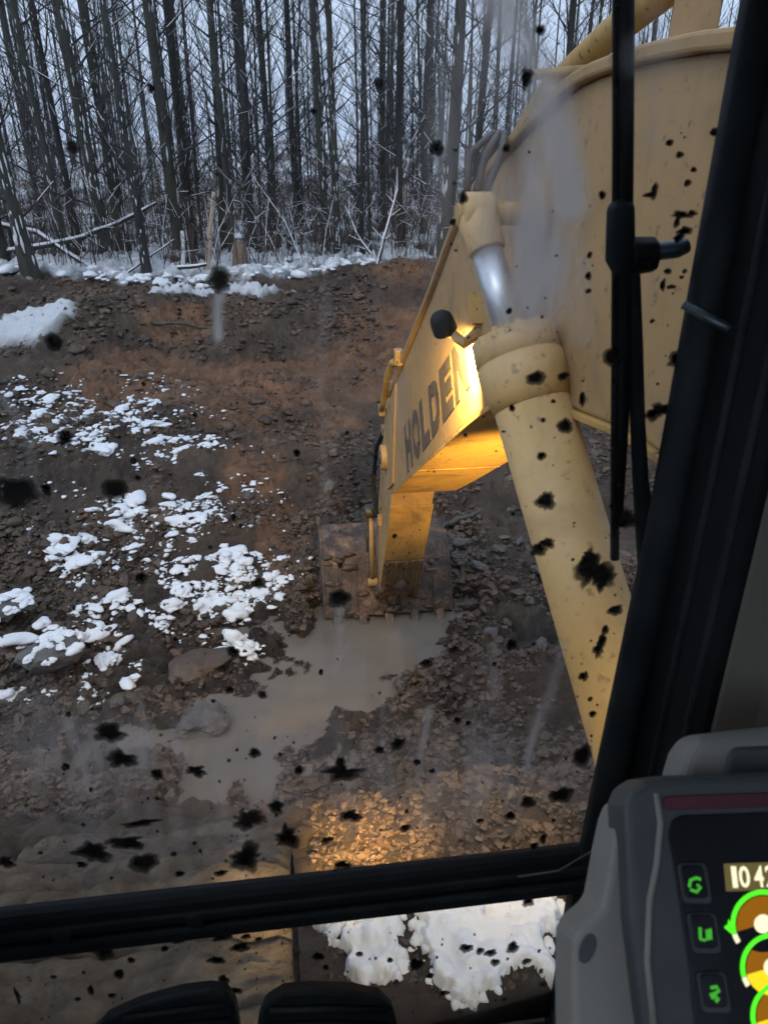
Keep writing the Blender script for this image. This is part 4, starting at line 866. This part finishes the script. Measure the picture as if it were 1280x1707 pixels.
# frame
fb = MB(); fb.box(((-.62+.42)/2, .750, 2.030), (.52, .018, .036))
fb = fb.build('window_bar', M['black'], EX, .012)
MB().box(((-.62+.42)/2, .730, 2.046), (.52, .005, .008)).build('seal', M['rubber'], fb, .004)
MB().box(((-.62+.42)/2, .729, 2.014), (.52, .006, .012)).build('seal', M['rubber'], fb, .005)
for q in (95, 325):
    p = on(q, 1520, 1, .73); MB().tube([(p[0], .732, 2.040), (p[0], .722, 2.040)], .014, 10).build('bolt_cover', M['rubber'], fb, .004)
mb = MB()
for px, py, rx, ry in [(170,1582,20,13),(372,1562,14,6),(880,1502,10,8)]: splat(mb, px, py, rx, ry, .9, rr_)
mud(mb, 'mud_lump', M['splat'], fb)
pl = MB().add([(.43, .79, 1.5), (.43, .79, 3.5), (.56, .79, 3.5), (.56, .79, 1.5), (.428, .60, 1.5), (.428, .60, 3.5), (.56, .60, 3.5), (.56, .60, 1.5)], [(0,1,2,3),(4,7,6,5),(0,4,5,1),(3,2,6,7),(1,5,6,2),(0,3,7,4)]).build('pillar', M['black'], EX, .015)
MB().tube([(.402, .742, 1.95), (.414, .742, 2.25), (.428, .742, 2.6), (.436, .742, 3.4)], .024, 10).build('seal', M['rubber'], pl)
MB().tube([(.400, .745, 1.6), (.402, .745, 1.97)], .016, 10).build('seal', M['rubber'], pl)
MB().box((.42, .752, 1.78), (.03, .03, .25)).build('seal', M['rubber'], pl, .006)
for yy_ in (.675, .625): MB().tube([(.430, yy_, 1.55), (.430, yy_, 3.4)], .006, 8).build('seal', M['rubber'], pl)
p = on(1200, 540, 1, .66); MB().tube([p+np.array([-.022, .03, .012]), p, p+np.array([.006, -.006, -.004])], .0042, 10).build('latch', M['bolt'], pl)
MB().box((.635, -.15, 2.0), (.015, .78, .55)).build('side_panel', M['trim'], EX, .01)
MB().add([(.432, .597, 1.5), (.432, .597, 3.4), (.47, .575, 3.4), (.47, .575, 1.5), (.62, .30, 1.5), (.62, .30, 3.4), (.64, .62, 3.4), (.64, .62, 1.5)], [(0,1,2,3),(3,2,5,4),(4,5,6,7),(7,6,1,0),(1,6,5,2),(0,3,4,7)]).build('side_trim', M['trim'], EX, .008)
MB().box((.635, -.15, 3.02), (.01, .78, .42)).build('side_window', M['glass'], EX)
MB().box((-.02, -.1, 3.47), (.68, .92, .05)).build('roof', M['black'], EX, .02)
MB().box((-.02, -.1, 1.57), (.68, .84, .04)).build('floor', M['black'], EX, .01)
MB().box((-.02, -.98, 2.1), (.66, .02, .5)).build('rear_panel', M['trim'], EX, .01)
MB().box((-.02, -.98, 3.0), (.66, .006, .42)).build('rear_window', M['glass'], EX)
MB().box((-.68, -.1, 2.05), (.02, .86, .47)).build('door_panel', M['trim'], EX, .01)
MB().box((-.68, -.1, 2.98), (.005, .86, .43)).build('door_window', M['glass'], EX)
MB().box((-.66, .76, 2.5), (.03, .03, .95)).build('left_pillar', M['black'], EX, .01)
# wire on the bar
MB().tube([on(862, 1462, 1, .712), on(930, 1452, 1, .705), on(985, 1420, 1, .70), on(1022, 1378, 1, .68)], .0016, 6).build('wire', M['greyd'], EX)
# wiper outside the glass
wy = GY+.03
def wp(px, py, y=wy): return on(px, py, 1, y)
wi = MB().tube([wp(1043, -60), wp(1042, 200), wp(1040, 420), wp(1036, 700), wp(1030, 860)], [.008, .0085, .009, .0085, .006], 8).build('wiper', M['black'], EX)
MB().tube([wp(1025, -60), wp(1025, 200), wp(1024, 500), wp(1024, 800), wp(1024, 932)], [.003, .003, .0035, .005, .0055], 6).build('blade', M['black'], wi)
for r0_ in (10, 150, 240, 320, 480, 560, 660, 780, 870): MB().tube([wp(1023, r0_), wp(1040, r0_+4)], .0045, 6).build('blade_clip', M['black'], wi)
MB().tube([wp(1036, 330), wp(1034, 345), wp(1033, 430), wp(1037, 455)], [.007, .0145, .016, .010], 8).build('bracket', M['rubber'], wi, .003)
MB().tube([wp(1045, 428, wy-.004), wp(1090, 424, wy-.004)], [.020, .018], 8).build('mount', M['black'], wi, .003)
MB().tube([wp(1088, 420), wp(1128, 415), wp(1146, 408)], [.0095, .0095, .008], 10).build('pivot_bolt', M['bolt'], wi, .002)
MB().tube([wp(1052, 440), wp(1058, 560), wp(1062, 700), wp(1067, 800), wp(1076, 890), wp(1086, 1000)], [.009, .0085, .009, .010, .013, .016], 8).build('arm', M['rubber'], wi)
# pedals
def pad(pts, rows):
    P = [on(px, py, 1, .62+.0002*(1707-py)) for px, py in pts]; d = np.array([0, .03, -.022]); n = len(P)
    mb = MB().add([tuple(q) for q in P]+[tuple(q+d) for q in P], [tuple(range(n)), tuple(reversed(range(n, 2*n)))]+[(i, n+i, n+(i+1) % n, (i+1) % n) for i in range(n)])
    o = mb.build('pedal', M['rubber'], EX, .006)
    for a, b in rows: MB().tube([on(*a, 1, .616+.0002*(1707-a[1])), on((a[0]+b[0])/2, (a[1]+b[1])/2-3, 1, .616+.0002*(1707-b[1])), on(*b, 1, .616+.0002*(1707-b[1]))], .0045, 8).build('rib', M['rubber'], o)
    MB().tube([P[0]*.5+P[n//2]*.5+d, P[0]*.5+P[n//2]*.5+np.array([0, .06, -.35])], .012, 8).build('lever', M['black'], o); return o
pad([(120,1760),(172,1702),(230,1676),(300,1657),(350,1651),(378,1657),(392,1680),(398,1720),(402,1790),(250,1820)], [((205,1700),(378,1676)),((180,1726),(384,1702)),((170,1752),(388,1730))])
pad([(428,1790),(430,1705),(440,1676),(470,1656),(520,1651),(590,1654),(636,1664),(656,1684),(664,1715),(672,1790)], [((450,1686),(642,1684)),((446,1712),(650,1710)),((446,1738),(655,1738))])

# ---- monitor
TA, MYW = R(43), R(4)
MR = np.array([math.cos(MYW), -math.sin(MYW), 0]); MF = np.array([math.sin(MYW), math.cos(MYW), 0]); MU = MF*math.sin(TA)+np.array([0, 0, 1])*math.cos(TA); MN = np.cross(MR, MU)
MN = -MN if MN@(EYE-(EYE+ray(1190, 1560))) < 0 else MN
MP = EYE+.62*ray(1190, 1560)
def mon(px, py, off=0.0):
    d = ray(px, py); q = MP+MN*off; t_ = ((q-EYE)@MN)/(d@MN); return EYE+d*t_
def slab(name, pts, off, th, mat, parent, bevel=.0):
    P = [mon(*p, off) for p in pts]; n = len(P)
    return MB().add([tuple(q) for q in P]+[tuple(q-MN*th) for q in P], [tuple(range(n)), tuple(reversed(range(n, 2*n)))]+[(i, n+i, n+(i+1) % n, (i+1) % n) for i in range(n)]).build(name, mat, parent, bevel, 3)
mo = slab('monitor', [(1040,1345),(1050,1318),(1075,1303),(1120,1297),(1290,1288),(1440,1280),(1470,1330),(1500,1560),(1540,1850),(1100,1860),(1070,1700),(1050,1540)], 0, .05, M['greyd'], EX, .007)
slab('housing', [(1040,1345),(1029,1376),(1019,1424),(1008,1488),(1002,1517),(966,1549),(955,1571),(953,1645),(958,1860),(1500,1860),(1440,1345)], -.022, .06, M['grey'], mo, .006)
slab('hood', [(1128,1310),(1145,1254),(1164,1226),(1290,1212),(1440,1200),(1440,1310)], -.03, .05, M['grey'], mo, .01)
slab('hood_window', [(1210,1300),(1214,1258),(1226,1246),(1420,1236),(1430,1300)], -.026, .02, M['greyd'], mo, .004)
slab('screw_cap', [(965+13*math.cos(a)+8*math.sin(a)*.5, 1582-24*math.sin(a)) for a in np.linspace(0, 6.28, 16, endpoint=False)] and [(979+13*math.cos(a)+6*math.sin(a), 1582-25*math.sin(a)) for a in np.linspace(0, 6.28, 16, endpoint=False)], -.020, .004, M['greyd'], mo, .001)
slab('warning_strip', [(1106,1332),(1112,1328),(1440,1316),(1440,1340),(1112,1351),(1106,1347)], .002, .003, M['redstrip'], mo, .0005)
MB().tube([mon(1093,1322,.0), mon(1100,1370,.0), mon(1094,1440,.0), mon(1082,1500,.0), mon(1078,1600,.0), mon(1090,1720,.0)], .0028, 8).build('ridge', M['grey'], mo)
slab('screen', [(1114,1392),(1120,1368),(1136,1359),(1440,1348),(1470,1560),(1520,1860),(1170,1860),(1150,1620),(1128,1470)], .0015, .002, M['screen'], mo, .0004)
def rrect(cx, cy, hw, hh, sk=.16, r=9):
    o = []
    for sx, sy, a0 in ((1, -1, -90), (1, 1, 0), (-1, 1, 90), (-1, -1, 180)):
        for k in range(4):
            a = R(a0+30*k); x = sx*(hw-r)+r*math.cos(a); y = sy*(hh-r)+r*math.sin(a); o.append((cx+x+sk*y, cy+y))
    return o
ICON = [[[(-10,4),(-8,-8),(2,-12),(9,-9)], [(-8,8),(2,12),(9,4),(3,0)]], [[(-8,-12),(-7,8),(1,9)], [(4,-8),(5,9)], [(9,-10),(10,8)]], [[(-6,-10),(4,-12),(8,-6),(0,0),(-7,2)], [(-5,7),(2,4),(7,8),(2,13)]]]
for (cx, cy), ic in zip([(1158,1473),(1174,1556),(1190,1655)], ICON):
    bt = slab('button', rrect(cx, cy, 24, 34), .004, .004, M['greyd'], mo, .001)
    slab('button_face', rrect(cx-1, cy-3, 20, 28), .0052, .003, M['screen'], bt, .0008)
    for strk in ic: MB().tube([mon(cx+a, cy+b+2, .0058) for a, b in strk], .0013, 5).build('icon', M['greenlo'], bt)
# clock
slab('clock', [(1206,1440),(1440,1432),(1446,1478),(1210,1486)], .0022, .001, M['clockbg'], mo)
for ch, x0, x1 in (('1', 1217, 1226), ('0', 1229, 1247), ('4', 1254, 1270), ('2', 1273, 1291)):
    V, F = text_mesh(ch, .02); mn, mxv = V.min(0), V.max(0); u = (V[:, 0]-mn[0])/(mxv[0]-mn[0]); vv = (V[:, 1]-mn[1])/(mxv[1]-mn[1])
    P = [tuple(mon(x0+(x1-x0)*a+(1-b)*4, 1480-36*b-(x0-1217)*.03, .0030)) for a, b in zip(u, vv)]
    MB().add(P, F).build('digit', M['cream'], mo)
# gauges: brown face, green arc, cream hub
def ring(cx, cy, r0, r1, a0, a1, off, n=30, asp=1.06):
    A = np.radians(np.linspace(a0, a1, n)); vs = []
    for a in A: vs += [tuple(mon(cx+r0*math.cos(a), cy-r0*asp*math.sin(a), off)), tuple(mon(cx+r1*math.cos(a), cy-r1*asp*math.sin(a), off))]
    return MB().add(vs, [(2*i, 2*i+1, 2*i+3, 2*i+2) for i in range(n-1)])
for k, (cx, cy) in enumerate([(1271,1540),(1287,1612),(1304,1692)]):
    ga = ring(cx, cy, .5, 44, 0, 360, .0022, 40).build('gauge', M['amber'], mo)
    ring(cx, cy, 46, 54, -20, 198, .0026).build('arc', M['green'], ga)
    ring(cx, cy, 46, 54, 199, 216, .0026, 6).build('arc_end', M['cream'], ga)
    ring(cx, cy, .5, 15, 0, 360, .0030, 24).build('hub', M['cream'], ga)
    ring(cx, cy, 12, 45, 196, 330, .0024, 14).build('sector', M['screen'] if k == 0 else M['yellowd'], ga)
    if k == 0: MB().add([tuple(mon(*q, .003)) for q in [(1206,1546),(1213,1540),(1213,1532),(1224,1545),(1222,1560),(1213,1552)]], [tuple(range(6))]).build('pointer', M['green'], ga)
